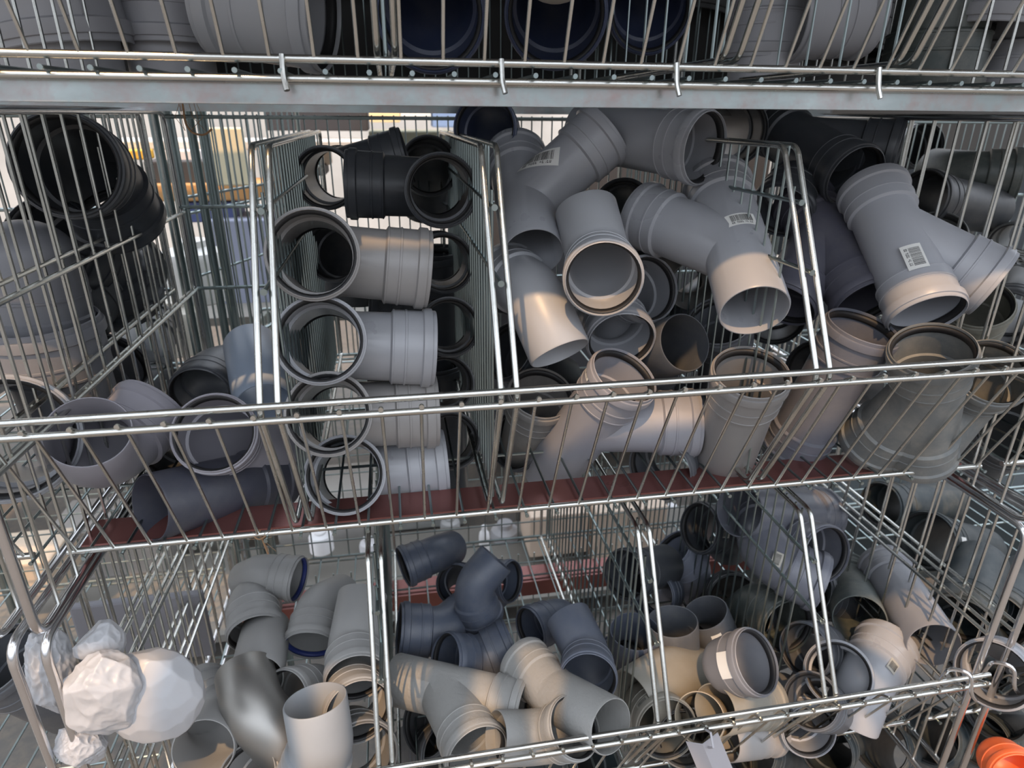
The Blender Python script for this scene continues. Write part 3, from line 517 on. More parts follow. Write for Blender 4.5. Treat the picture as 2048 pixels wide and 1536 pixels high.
 ('straight_pipe', ('P', 0, 0.1, 0.1, 0, 's', 'p', ''), 1, 'dark2', (0.0671, 1.0391, -1.2284), (0.7423, 0.0386, -0.4591, 0.4866), 'dark brown-black pipe under the textured wye', 'light grey branches in the centre bin of the lower basket', []),
 ('straight_pipe', ('P', 0, 0.1, 0.1, 0, 's', 'p', ''), 1, 'dark2', (0.0084, 1.0213, -1.2945), (0.8741, 0.4012, 0.1372, 0.2372), 'dark fitting on the basket floor left of the textured wye', 'light grey branches in the centre bin of the lower basket', []),
 ('pipe_elbow', ('E', 45, 0.105, 0.105, 0, 's', 'p', ''), 1, 'dark3', (0.5619, 1.0205, -1.123), (0.2229, -0.5818, -0.7444, -0.2402), 'dark grey elbow with its plain mouth pointing up behind the divider rods', 'grey elbows in the right bins of the lower basket', []),
 ('pipe_elbow', ('E', 45, 0.105, 0.105, 0, 's', 'p', ''), 1, 'navyg', (0.4701, 1.0379, -1.1397), (0.2928, -0.5764, -0.7108, -0.2771), 'dark blue-grey mouth pointing up, left of the dark elbow behind the divider', 'grey elbows in the right bins of the lower basket', []),
 ('pipe_elbow', ('E', 45, 0.105, 0.105, 0, 's', 'p', ''), 0.95, 'navyg', (0.6308, 1.2436, -1.1233), (0.1185, 0.4473, 0.2871, -0.8387), 'blue-grey bend behind the two upward mouths', 'grey elbows in the right bins of the lower basket', []),
 ('pipe_elbow', ('E', 67, 0.11, 0.11, 0, 's', 'p', ''), 0.95, 'dark3', (0.6886, 1.0546, -1.1337), (0.3006, -0.3252, -0.8533, -0.2751), 'dark grey elbow with a blank white sticker behind the domed socket', 'grey elbows in the right bins of the lower basket', [('B', 0.08, -0.787, 0.025, 0.018, 0, 2)]),
 ('pipe_plug', ('P', 0, 0.075, 0.045, 0, 's', 'c', ''), 0.95, 'slate2', (0.5857, 0.8609, -0.9805), (0.7029, 0.0954, 0.3873, -0.589), 'domed grey socket plug with a blank white sticker, lying on its side', 'grey elbows in the right bins of the lower basket', [('A', 0.0429, -1.593, 0.05, 0.03, 0, 2)]),
 ('pipe_elbow', ('E', 87, 0.17, 0.13, 0, 's', 's', ''), 1.02, 'slate', (0.7446, 1.0523, -0.887), (0.7426, -0.6005, 0.2563, -0.1491), 'big curved grey elbow sweeping through the right bin of the lower basket', 'grey elbows in the right bins of the lower basket', [('B', 0.0281, -0.899, 0.03, 0.02, 0, 3)]),
 ('pipe_elbow', ('E', 45, 0.105, 0.105, 0, 's', 'p', ''), 1, 'slate', (0.8556, 1.1006, -0.8937), (0.5961, 0.3783, 0.4574, -0.5407), 'grey elbow with an oval mouth lying on top of the big curved one', 'grey elbows in the right bins of the lower basket', []),
 ('straight_pipe', ('P', 0, 0.15, 0.15, 0, 's', 'p', ''), 1.1, 'slate', (0.8636, 1.1638, -0.8627), (0.5725, -0.2338, 0.7856, 0.0217), 'grey pipe lying level right under the middle basket', 'grey elbows in the right bins of the lower basket', []),
 ('pipe_elbow', ('E', 45, 0.105, 0.105, 0, 's', 'p', ''), 1, 'dark', (0.79, 1.2618, -0.971), (0.1047, -0.5402, -0.2061, 0.8092), 'dark mouth facing left at the back of the lower right bin', 'grey elbows in the right bins of the lower basket', [('A', 0.075, 2.406, 0.02, 0.03, 0, 3)]),
 ('pipe_elbow', ('E', 87, 0.12, 0.12, 0, 's', 'p', ''), 1, 'lilac2', (0.7603, 1.3067, -1.1452), (0.2382, -0.3861, -0.0316, 0.8906), 'blue-lit grey bend near the back mesh of the lower basket', 'grey elbows in the right bins of the lower basket', []),
 ('pipe_elbow', ('E', 45, 0.105, 0.105, 0, 's', 'p', ''), 1, 'olive2', (0.7869, 1.0757, -1.0492), (0.5643, 0.4122, 0.4565, -0.5507), 'olive-grey elbow with a big black mouth below the curved elbow', 'grey elbows in the right bins of the lower basket', []),
 ('pipe_elbow', ('E', 67, 0.11, 0.11, 0, 's', 'p', ''), 1, 'dark2', (0.8121, 1.2633, -1.1653), (0.3827, 0.3574, 0.3765, -0.7642), 'dark violet fitting in shade behind the olive-grey elbow', 'grey elbows in the right bins of the lower basket', []),
 ('pipe_elbow', ('E', 45, 0.105, 0.105, 0, 's', 'p', ''), 0.9, 'dark3', (0.8797, 0.9593, -1.0728), (0.0378, -0.5082, -0.2506, 0.8231), 'dark grey ring mouth between the domed plug and the lit-rim mouth', 'grey elbows in the right bins of the lower basket', []),
 ('pipe_elbow', ('E', 45, 0.105, 0.105, 0, 's', 'p', ''), 1, 'grey', (0.8748, 0.8954, -1.0929), (0.0639, 0.3145, 0.2593, -0.9109), 'grey elbow with a peach-lit rim just above the lower rail', 'grey elbows in the right bins of the lower basket', []),
 ('pipe_elbow', ('E', 45, 0.105, 0.105, 0, 's', 'p', ''), 1, 'grey', (0.916, 0.8684, -1.0722), (0.7524, -0.1898, 0.6015, 0.1898), 'grey socket with a sunlit triangle and a small barcode, leaning up right', 'grey elbows in the right bins of the lower basket', [('A', 0.02, -2.369, 0.022, 0.028, 0, 3)]),
 ('straight_pipe', ('P', 0, 0.15, 0.15, 0, 's', 'p', ''), 0.95, 'slate2', (1.0841, 0.9852, -1.0044), (0.5396, -0.3915, 0.6163, 0.4192), 'long grey pipe slanting down behind the right end frame', 'grey elbows in the right bins of the lower basket', []),
 ('straight_pipe', ('P', 0, 0.15, 0.15, 0, 's', 'p', ''), 1, 'olive2', (1.0245, 1.0736, -1.0539), (0.472, -0.2722, 0.7597, 0.3549), 'dark olive pipe in shade left of the long slanting one', 'grey elbows in the right bins of the lower basket', []),
 ('pipe_elbow', ('E', 30, 0.1, 0.1, 0, 'p', 'p', ''), 1.1, 'khaki', (0.5167, 0.9463, -1.0845), (0.1614, 0.689, 0.1338, -0.6938), 'khaki-grey pipe lying level behind the lower rail', 'grey elbows in the right bins of the lower basket', []),
 ('pipe_elbow', ('E', 45, 0.105, 0.105, 0, 's', 'p', ''), 0.95, 'khaki', (0.4604, 0.9124, -1.1182), (0.5416, 0.376, 0.4019, -0.6354), 'khaki socket with a torn barcode label at the foot of the divider rods', 'grey elbows in the right bins of the lower basket', [('A', 0.075, -2.307, 0.03, 0.016, 0, 3)]),
 ('straight_pipe', ('P', 0, 0.1, 0.1, 0, 'p', 'p', ''), 0.85, 'cream', (0.5511, 0.8532, -1.1035), (0.7021, 0.0517, -0.382, 0.5987), 'cream thin-walled ring facing the viewer above the lower rail', 'grey elbows in the right bins of the lower basket', []),
 ('straight_pipe', ('P', 0, 0.1, 0.1, 0, 's', 'p', ''), 0.85, 'khaki', (0.6141, 0.8382, -1.0639), (0.5259, -0.5295, 0.6406, -0.1809), 'sunlit khaki socket lying under the domed plug', 'grey elbows in the right bins of the lower basket', []),
 ('straight_pipe', ('P', 0, 0.1, 0.1, 0, 's', 'p', ''), 0.85, 'grey', (0.7765, 0.8845, -1.1664), (0.5327, 0.4474, 0.3261, -0.6401), 'grey ring fitting hanging below the lower rail under the lit-rim mouth', 'grey elbows in the right bins of the lower basket', []),
 ('straight_pipe', ('P', 0, 0.1, 0.1, 0, 's', 'p', ''), 0.85, 'taupe2', (0.5184, 0.896, -1.1725), (0.6707, 0.2606, -0.3842, 0.5786), 'brass-lit socket pressed against the sloping front wires', 'grey elbows in the right bins of the lower basket', []),
 ('straight_pipe', ('P', 0, 0.075, 0.075, 0, 's', 'p', ''), 0.85, 'taupe', (0.6706, 0.8723, -1.192), (0.5733, -0.4557, 0.6138, -0.2948), 'grey-pink socket with a red and white label behind the sloping wires', 'grey elbows in the right bins of the lower basket', [('A', 0.02, -1.483, 0.035, 0.025, 0, 3)]),
 ('straight_pipe', ('P', 0, 0.075, 0.075, 0, 's', 'p', ''), 0.85, 'dark3', (0.7838, 0.8285, -1.087), (0.9096, 0.1965, -0.3537, -0.0939), 'dark fitting in shade beneath the lit-rim mouth', 'grey elbows in the right bins of the lower basket', []),
 ('pipe_elbow', ('E', 45, 0.105, 0.105, 0, 's', 'p', ''), 1, 'grey', (1.1391, 0.7848, -0.9987), (0.0087, 0.5027, 0.2619, -0.8238), 'grey elbow with a sunlit collar behind the two right frame rods', 'fittings in the lower right bay', []),
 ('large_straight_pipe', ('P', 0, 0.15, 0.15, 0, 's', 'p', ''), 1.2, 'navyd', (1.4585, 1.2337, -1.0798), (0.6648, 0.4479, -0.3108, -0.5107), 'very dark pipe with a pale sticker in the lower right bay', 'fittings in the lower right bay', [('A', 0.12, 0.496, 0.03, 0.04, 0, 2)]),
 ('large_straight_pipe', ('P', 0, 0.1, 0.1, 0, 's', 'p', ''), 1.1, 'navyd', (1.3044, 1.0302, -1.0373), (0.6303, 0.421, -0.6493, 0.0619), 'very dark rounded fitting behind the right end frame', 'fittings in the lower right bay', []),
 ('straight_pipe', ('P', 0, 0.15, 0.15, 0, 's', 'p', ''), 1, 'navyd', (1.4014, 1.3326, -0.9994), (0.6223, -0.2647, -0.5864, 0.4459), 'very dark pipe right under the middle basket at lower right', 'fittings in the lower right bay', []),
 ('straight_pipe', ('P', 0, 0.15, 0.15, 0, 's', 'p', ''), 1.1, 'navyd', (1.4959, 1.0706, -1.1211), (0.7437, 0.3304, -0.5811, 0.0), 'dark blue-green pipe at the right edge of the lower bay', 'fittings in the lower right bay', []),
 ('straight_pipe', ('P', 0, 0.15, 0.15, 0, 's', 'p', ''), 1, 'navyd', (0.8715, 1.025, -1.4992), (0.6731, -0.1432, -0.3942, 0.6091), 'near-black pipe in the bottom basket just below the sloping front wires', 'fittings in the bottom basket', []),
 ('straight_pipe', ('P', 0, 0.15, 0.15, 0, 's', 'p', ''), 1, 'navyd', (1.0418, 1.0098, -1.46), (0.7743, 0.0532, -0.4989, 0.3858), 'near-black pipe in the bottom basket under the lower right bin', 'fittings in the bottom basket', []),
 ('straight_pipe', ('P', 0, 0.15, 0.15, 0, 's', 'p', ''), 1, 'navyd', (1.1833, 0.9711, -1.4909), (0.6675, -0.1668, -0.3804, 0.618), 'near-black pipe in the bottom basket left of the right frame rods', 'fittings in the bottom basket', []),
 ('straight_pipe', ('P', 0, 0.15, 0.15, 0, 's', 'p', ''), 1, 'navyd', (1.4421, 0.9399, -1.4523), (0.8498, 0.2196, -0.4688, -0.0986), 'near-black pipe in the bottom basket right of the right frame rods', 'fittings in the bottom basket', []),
 ('orange_pipe_socket', ('P', 0, 0.06, 0.06, 0, 's', 'c', ''), 0.8, 'orange', (1.1197, 0.7043, -1.1707), (0.4795, 0.4851, 0.3075, -0.6635), 'orange pipe plug in the bottom right corner', None, []),
 ('large_straight_pipe', ('P', 0, 0.1, 0.1, 0, 's', 'p', ''), 1.75, 'slate3', (-0.5727, 1.432, 0.2757), (0.0597, 0.0006, 0.9982, 0.0), 'biggest grey socket standing at the left end of the top basket', 'large-bore fittings in the top basket', []),
 ('large_straight_pipe', ('P', 0, 0.04, 0.04, 0, 'p', 'p', ''), 1.75, 'slate3', (-0.5687, 1.4392, 0.1297), (0.0, 0.0, 1.0, 0.0), 'short grey ring under the biggest grey socket in the top basket', 'large-bore fittings in the top basket', []),
 ('large_straight_pipe', ('P', 0, 0.1, 0.1, 0, 's', 'p', ''), 1.4, 'slate3', (-0.4015, 1.5219, 0.2594), (0.0, 0.0, 1.0, 0.0), 'grey socket second from the left in the top basket', 'large-bore fittings in the top basket', []),
 ('large_straight_pipe', ('P', 0, 0.04, 0.04, 0, 'p', 'p', ''), 1.45, 'slate3', (-0.4097, 1.5342, 0.1249), (0.0, 0.0, 1.0, 0.0), 'short grey ring under the second grey socket in the top basket', 'large-bore fittings in the top basket', []),
 ('large_straight_pipe', ('P', 0, 0.07, 0.06, 0, 's', 's', ''), 1.6, 'light', (-0.2041, 1.4027, 0.1791), (0.6592, 0.0843, 0.7421, -0.0874), 'wide light-rimmed grey coupler lying on its side in the top basket', 'large-bore fittings in the top basket', []),
 ('large_pipe_elbow', ('E', 87, 0.12, 0.12, 0, 's', 'p', ''), 1.45, 'navy', (0.097, 1.4126, 0.1887), (0.456, 0.5258, -0.5743, 0.4311), 'navy round mouth facing down, left of the three in the top basket', 'large-bore fittings in the top basket', []),
 ('large_pipe_elbow', ('E', 87, 0.12, 0.12, 0, 's', 'p', ''), 1.4, 'navy', (0.3366, 1.4017, 0.1948), (0.4804, 0.469, -0.6242, 0.3996), 'navy round mouth in the centre of the top basket with a beige edge above', 'large-bore fittings in the top basket', []),
 ('large_pipe_elbow', ('E', 87, 0.12, 0.12, 0, 's', 'p', ''), 1.2, 'navy', (0.5301, 1.4329, 0.2094), (0.4922, 0.4461, -0.6395, 0.3869), 'navy round mouth with a brown sunlit rim, right of the three', 'large-bore fittings in the top basket', []),
 ('pipe_plug', ('P', 0, 0.05, 0.05, 0, 's', 'c', ''), 1.0, 'beige', (0.2669, 1.1182, 0.2068), (1.0, 0.0, -0.0, -0.0), 'beige cap edge hanging in front of the centre navy mouth from above', None, []),
 ('large_straight_pipe', ('P', 0, 0.1, 0.1, 0, 's', 'p', ''), 1.2, 'slate3', (0.7438, 1.3395, 0.2254), (0.0, 0.0, 1.0, 0.0), 'grey socket standing upright right of the navy mouths, lit brown at its left edge', 'large-bore fittings in the top basket', []),
 ('large_straight_pipe', ('P', 0, 0.05, 0.05, 0, 'p', 'p', ''), 1.2, 'slate3', (0.7465, 1.3307, 0.1197), (0.0, 0.0, 1.0, 0.0), 'lower half of the grey socket standing right of the navy mouths', 'large-bore fittings in the top basket', []),
 ('large_straight_pipe', ('P', 0, 0.06, 0.06, 0, 's', 's', ''), 1.25, 'slate3', (0.8274, 1.2623, 0.1771), (0.7246, 0.0414, 0.6871, -0.0324), 'tilted ribbed grey coupler in the right part of the top basket', 'large-bore fittings in the top basket', []),
 ('large_straight_pipe', ('P', 0, 0.1, 0.1, 0, 's', 'p', ''), 1.5, 'green', (1.0645, 1.2557, 0.1961), (0.0, 0.0, 1.0, 0.0), 'dark green-grey pipe standing in the top basket', 'large-bore fittings in the top basket', []),
 ('large_straight_pipe', ('P', 0, 0.1, 0.1, 0, 's', 'p', ''), 1.5, 'slate3', (1.1504, 1.1997, 0.3018), (0.0498, 0.0005, -0.9988, -0.0), 'grey pipe hanging over the green-grey one at upper right', 'large-bore fittings in the top basket', []),
 ('large_straight_pipe', ('P', 0, 0.1, 0.1, 0, 's', 'p', ''), 1.4, 'slate3', (1.27, 1.2502, 0.1838), (0.0, 0.0, 1.0, 0.0), 'grey pipe at the right end of the top basket', 'large-bore fittings in the top basket', []),
 ('large_straight_pipe', ('P', 0, 0.1, 0.1, 0, 's', 'p', ''), 1.5, 'dark2', (-0.5841, 1.9993, 0.4096), (0.0985, 0.0058, -0.9939, 0.0485), 'dark pipe at the back of the top basket behind the two left sockets', 'large-bore fittings in the top basket', []),
 ('large_straight_pipe', ('P', 0, 0.1, 0.1, 0, 's', 'p', ''), 1.5, 'dark2', (-0.0442, 1.8687, 0.3343), (0.0985, 0.0058, -0.9939, 0.0485), 'dark pipe at the back of the top basket behind the wide coupler', 'large-bore fittings in the top basket', []),
 ('large_straight_pipe', ('P', 0, 0.1, 0.1, 0, 's', 'p', ''), 1.5, 'dark2', (0.273, 1.8261, 0.3708), (0.0985, 0.0058, -0.9939, 0.0485), 'dark pipe at the back of the top basket between the navy mouths at the back', 'large-bore fittings in the top basket', []),
 ('large_straight_pipe', ('P', 0, 0.1, 0.1, 0, 's', 'p', ''), 1.5, 'dark2', (0.8052, 1.7257, 0.3636), (0.0985, 0.0058, -0.9939, 0.0485), 'dark pipe at the back of the top basket behind the rightmost navy mouth', 'large-bore fittings in the top basket', []),
 ('large_straight_pipe', ('P', 0, 0.1, 0.1, 0, 's', 'p', ''), 1.5, 'dark2', (1.1634, 1.6278, 0.2869), (0.0985, 0.0058, -0.9939, 0.0485), 'dark pipe at the back of the top basket behind the ribbed coupler', 'large-bore fittings in the top basket', []),
 ('large_straight_pipe', ('P', 0, 0.1, 0.1, 0, 's', 'p', ''), 1.1, 'dark3', (-0.7113, 1.0601, -0.9983), (0.975, 0.1769, -0.1326, 0.0227), 'dark open pipe standing at the far lower left behind the frame rods', None, []),
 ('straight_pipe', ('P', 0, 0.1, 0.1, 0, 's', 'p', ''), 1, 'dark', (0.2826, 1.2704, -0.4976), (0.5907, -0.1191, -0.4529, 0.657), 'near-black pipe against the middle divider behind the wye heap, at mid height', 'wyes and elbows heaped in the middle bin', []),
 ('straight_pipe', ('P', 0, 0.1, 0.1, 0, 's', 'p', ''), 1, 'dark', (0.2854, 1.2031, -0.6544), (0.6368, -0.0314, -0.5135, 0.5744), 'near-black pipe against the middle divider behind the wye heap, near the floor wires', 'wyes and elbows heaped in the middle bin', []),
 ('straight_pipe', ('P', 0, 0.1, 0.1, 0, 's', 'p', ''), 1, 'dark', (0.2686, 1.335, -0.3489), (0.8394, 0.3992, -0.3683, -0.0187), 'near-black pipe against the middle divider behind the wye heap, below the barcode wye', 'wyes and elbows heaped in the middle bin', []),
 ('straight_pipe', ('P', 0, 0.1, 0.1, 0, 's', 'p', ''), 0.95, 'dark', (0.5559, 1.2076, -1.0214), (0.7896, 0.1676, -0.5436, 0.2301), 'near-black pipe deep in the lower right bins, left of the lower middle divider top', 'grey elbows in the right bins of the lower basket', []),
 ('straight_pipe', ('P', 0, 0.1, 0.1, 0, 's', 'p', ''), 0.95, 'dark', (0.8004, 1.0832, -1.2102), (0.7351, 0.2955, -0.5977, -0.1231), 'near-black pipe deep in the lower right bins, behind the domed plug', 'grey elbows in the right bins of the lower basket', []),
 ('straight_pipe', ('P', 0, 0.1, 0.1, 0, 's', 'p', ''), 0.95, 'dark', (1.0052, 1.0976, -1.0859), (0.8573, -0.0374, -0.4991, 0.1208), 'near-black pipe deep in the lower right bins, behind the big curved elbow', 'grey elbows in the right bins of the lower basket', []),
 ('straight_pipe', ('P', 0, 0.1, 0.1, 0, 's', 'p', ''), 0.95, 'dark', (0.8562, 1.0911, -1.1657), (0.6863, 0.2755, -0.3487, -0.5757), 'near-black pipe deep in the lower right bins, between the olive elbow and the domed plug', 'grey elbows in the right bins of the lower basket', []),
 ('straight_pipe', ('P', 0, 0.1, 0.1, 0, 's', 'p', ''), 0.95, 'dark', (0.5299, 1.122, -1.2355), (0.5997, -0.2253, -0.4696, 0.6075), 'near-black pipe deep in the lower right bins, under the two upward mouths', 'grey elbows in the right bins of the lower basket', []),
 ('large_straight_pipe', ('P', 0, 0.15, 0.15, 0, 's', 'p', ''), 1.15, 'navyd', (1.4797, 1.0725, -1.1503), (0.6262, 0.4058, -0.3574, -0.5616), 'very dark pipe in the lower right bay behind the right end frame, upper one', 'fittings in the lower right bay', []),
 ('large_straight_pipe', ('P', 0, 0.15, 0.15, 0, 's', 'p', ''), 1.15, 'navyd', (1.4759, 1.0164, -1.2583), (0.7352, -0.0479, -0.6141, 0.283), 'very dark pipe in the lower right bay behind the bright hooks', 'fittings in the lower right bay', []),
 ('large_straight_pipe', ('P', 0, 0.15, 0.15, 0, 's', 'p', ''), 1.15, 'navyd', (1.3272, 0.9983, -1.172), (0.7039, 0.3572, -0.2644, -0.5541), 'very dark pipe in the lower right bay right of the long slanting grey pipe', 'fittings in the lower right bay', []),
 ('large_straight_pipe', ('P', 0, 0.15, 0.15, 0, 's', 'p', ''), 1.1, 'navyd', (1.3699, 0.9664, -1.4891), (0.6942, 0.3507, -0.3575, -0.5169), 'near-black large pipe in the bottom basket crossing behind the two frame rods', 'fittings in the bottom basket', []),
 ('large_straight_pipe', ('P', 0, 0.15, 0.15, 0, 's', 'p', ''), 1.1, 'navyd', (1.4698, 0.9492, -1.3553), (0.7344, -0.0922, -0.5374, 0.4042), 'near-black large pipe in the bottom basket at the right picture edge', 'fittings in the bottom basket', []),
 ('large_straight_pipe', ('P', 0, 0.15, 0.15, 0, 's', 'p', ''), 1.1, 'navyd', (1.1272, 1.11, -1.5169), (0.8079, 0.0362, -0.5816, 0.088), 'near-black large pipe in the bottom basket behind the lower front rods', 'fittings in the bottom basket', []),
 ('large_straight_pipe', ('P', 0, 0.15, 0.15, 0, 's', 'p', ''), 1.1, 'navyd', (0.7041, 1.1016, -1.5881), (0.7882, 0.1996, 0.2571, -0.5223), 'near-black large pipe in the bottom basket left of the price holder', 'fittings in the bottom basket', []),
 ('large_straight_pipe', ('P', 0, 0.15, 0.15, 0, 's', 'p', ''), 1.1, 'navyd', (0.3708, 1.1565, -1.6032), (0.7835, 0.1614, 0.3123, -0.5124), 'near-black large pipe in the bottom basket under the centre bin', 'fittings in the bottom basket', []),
 ('straight_pipe', ('P', 0, 0.15, 0.15, 0, 's', 'p', ''), 1.25, 'dark', (0.0913, 1.5771, -0.4903), (0.9999, 0.01, -0.01, -0.0), 'near-black upright pipe at the back of the narrow tee bin, upper one', 'tees stacked in the narrow bin', []),  # this pipe and the next are added to keep the tee mouths dark
 ('straight_pipe', ('P', 0, 0.15, 0.15, 0, 's', 'p', ''), 1.25, 'dark', (0.0823, 1.4758, -0.7341), (0.9999, 0.01, -0.01, -0.0), 'near-black upright pipe at the back of the narrow tee bin, lower one', 'tees stacked in the narrow bin', []),
]
for row in ROWS: place(row)

# ------------------------------------------------------------------ plastic bag
BAGM = mat('thin_white_plastic', (.42,.425,.44), rough=.35, mottle=.04, trans=0.0, varr=0)
_b = BAGM.node_tree.nodes['Principled BSDF']; _b.inputs['Subsurface Weight'].default_value = .25; _b.inputs['Subsurface Radius'].default_value = (.03,.025,.02); _b.inputs['Subsurface Scale'].default_value = .5
def crumple(mb, c, rx, ry, rz, seed, nplanes, lo, hi, crease, fq=10, sub=6):
    """closed crumpled sheet: facets from random tangent planes plus fine sharp creases"""
    rnd = random.Random(seed); P = []
    for i in range(nplanes):
        v = Vector((rnd.gauss(0,1), rnd.gauss(0,1), rnd.gauss(0,1))).normalized(); P.append((v, rnd.uniform(lo, hi)))
    bm = bmesh.new(); bmesh.ops.create_icosphere(bm, subdivisions=sub, radius=1); base = len(mb.v); off = Vector((seed*3.1, seed, 0))
    for v in bm.verts:
        n = v.co.normalized(); r = 1.12
        for p, h in P:
            k = n.dot(p)
            if k > .05: r = min(r, h/k)
        q = n*fq*.35+off; cr = abs(noise.noise(q*1.3)); cr2 = abs(noise.noise(q*3.1+Vector((5,2,1)))); cr3 = abs(noise.noise(q*7+Vector((1,2,9))))
        r -= crease*(cr*1.3+cr2*.28+cr3*.05)
        mb.v.append(Vector(c)+Vector((n.x*rx, n.y*ry, n.z*rz))*r)
    bm.faces.ensure_lookup_table()
    for f in bm.faces: mb.f.append(tuple(base+v.index for v in f.verts))
    bm.free()
BAGS = [((-0.4345, 0.7636, -0.7523), 0.062, 0.045, 0.078, 4, 75, 0.74, 1.02, 0.07, 5), ((-0.3911, 0.7914, -0.7979), 0.073, 0.045, 0.082, 8, 220, 0.96, 1.01, 0.012, 3), ((-0.5182, 0.8125, -0.7509), 0.04, 0.05, 0.085, 11, 70, 0.75, 1.0, 0.09, 9), ((-0.4817, 0.7578, -0.8384), 0.036, 0.03, 0.04, 15, 30, 0.7, 1.0, 0.08, 7), ((-0.4481, 0.809, -0.7028), 0.03, 0.03, 0.034, 21, 18, 0.7, 1.0, 0.06, 6)]
org = Vector(BAGS[0][0]); bagroot = None
for nm, (c, rx, ry, rz, seed, npl, lo, hi, cre, fq) in zip(('plastic_bag', 'smooth_bulge', 'gathered_neck', 'loose_corner', 'upper_ear'), BAGS):
    a = MB(); crumple(a, c, rx, ry, rz, seed, npl, lo, hi, cre, fq)
    if bagroot is None:
        bagroot = a.build(nm, BAGM, org=tuple(org), ang=50); tag(bagroot, 'crumpled white plastic bag tied to the side frame at lower left', 'plastic bag')
    else:
        a.v = [v-org for v in a.v]; a.build(nm, BAGM, bagroot, ang=50)

# ------------------------------------------------------------------ twine, price holder
TD = Vector((0.158,0.094,0.004))
TW = mat('jute_twine', (.22,.13,.07), rough=.9)
a = MB(); pts = [(-.386,1.10,.022),(-.400,1.09,-.02),(-.398,1.08,-.045),(-.375,1.07,-.055),(-.352,1.08,-.045),(-.345,1.09,-.02)]
def at(P): return P
a.tube(rounded([(-.452,1.02,.006),(-.450,1.01,-.022),(-.440,1.00,-.034),(-.424,1.0,-.037),(-.412,1.0,-.028)], .012, False), .0016, 6)
for k in range(6):
    rr = random.Random(k); x0 = -.452+rr.uniform(-.01,.02)
    a.tube([(x0,1.02,.01),(x0+rr.uniform(-.01,.01),1.01,-.012),(x0+rr.uniform(-.01,.03),1.0,-.03)], .0004, 4)
a.v = [v+TD for v in a.v]; tag(a.build('twine', TW, org=tuple(Vector((-.452,1.02,.006))+TD)), 'frayed brown twine hanging from the galvanised beam', 'twine')
a = MB(); a.tube(rounded([(-.225,.872,-.58),(-.22,.866,-.602),(-.217,.868,-.622)], .01, False), .0016, 6)
a.tube(rounded([(-.237,.87,-.585),(-.225,.863,-.594),(-.21,.87,-.585)], .01, False), .0012, 6)
for k in range(7):
    rr = random.Random(k+20); a.tube([(-.222,.868,-.595),(-.222+rr.uniform(-.03,.02),.866,-.595+rr.uniform(-.03,.02))], .0004, 4)
tag(a.build('twine', TW, org=(-.225,.87,-.59)), 'pale twine knot tied on the bottom rod of the middle basket', 'twine')
HOLD = mat('label_holder_plastic', (.36,.35,.37), rough=.35)
def q(px): return px
a = MB()
P0 = [Vector(p) for p in ((0.4250,0.7000,-0.9550),(0.4805,0.7000,-0.9459),(0.5345,0.7000,-1.0717),(0.4771,0.7000,-1.0834))]
tl, tr, br, bl = P0; nrm = (tr-tl).cross(bl-tl).normalized(); mid_t = (tl+tr)/2; mid_b = (bl+br)/2
if nrm.y > 0: nrm = -nrm
mt_ = tl.lerp(tr, .42)+nrm*.012; mb_ = bl.lerp(br, .42)+nrm*.012
base = 0; a.v = [tl, mt_, tr, bl, mb_, br]+[p-nrm*.0015 for p in (tl, mt_, tr, bl, mb_, br)]
a.f = [(0,3,4,1),(1,4,5,2),(6,7,10,9),(7,8,11,10),(0,1,7,6),(1,2,8,7),(3,9,10,4),(4,10,11,5),(0,6,9,3),(2,5,11,8)]
hol = a.build('price_holder', HOLD, org=tuple(mt_), ang=20); tag(hol, 'folded grey plastic price holder hanging from the lower rail', 'price holder')
a = MB(); c = mt_+Vector((.012,0,0)); a.tube([c+Vector((0,.0,-.01)), c+Vector((.0,-.012,.006)), c+Vector((0,.002,.022)), c+Vector((0,.016,.012))], .002, 6)
cl = a.build('holder_clip', HOLD); cl.parent = hol; cl.matrix_parent_inverse = Matrix.Translation(-mt_)

# ------------------------------------------------------------------ surroundings
GZ = -1.78
gm = mat('dusty_ground', (.10,.093,.085), rough=.9, mottle=.35, mscale=3, bump=.6, bscale=30, dust=(.20,.16,.12), dust_or_sheen_amt=.5, varr=0)
a = MB(); a.box((-9,-9,GZ-.1),(9,9,GZ)); struct(a.build('floor', gm, smooth=False))
def thing(name, mb, m, label, cat, group=None, org=None, smooth=False):
    o = mb.build(name, m, smooth=smooth, org=org); tag(o, label, cat, group); return o
def boxo(name, lo, hi, col, label, cat, group=None, rough=.7):
    a = MB(); a.box(lo, hi); o = thing(name, a, mat('paint_'+name+'_%d' % int(sum(lo)*1000), col, rough=rough, varr=0, mottle=.08), label, cat, group, org=tuple((l+h)/2 for l, h in zip(lo, hi)))
    md = o.modifiers.new('bevel', 'BEVEL'); md.width = .006; md.segments = 2; return o
def jar(base, h, r, col, label):
    a = MB(); x, y, z = base; prof = [(0,.92),(.03,1),(.72,1),(.82,.9),(.88,.55),(.9,.5),(1,.5)]
    V = a.v; n = 20
    for u, k in prof:
        for i in range(n): an = 2*math.pi*i/n; V.append(Vector((x+r*k*math.cos(an), y+r*k*math.sin(an), z+h*u)))
    for j in range(len(prof)-1):
        for i in range(n): a.f.append((j*n+i, j*n+(i+1) % n, (j+1)*n+(i+1) % n, (j+1)*n+i))
    a.f.append(tuple(range(n))[::-1]); a.f.append(tuple((len(prof)-1)*n+i for i in range(n)))
    thing('canister', a, mat('canister_%d' % int(x*1000), col, rough=.4, varr=0, mottle=.04), label, 'canister', 'canisters on the stall behind', org=base, smooth=True)
boxo('shelf_board',(-1.124,2.900,-0.141),(0.492,3.250,-0.107),(0.55, 0.53, 0.5),'pale shelf board of the stall behind','shelf board')
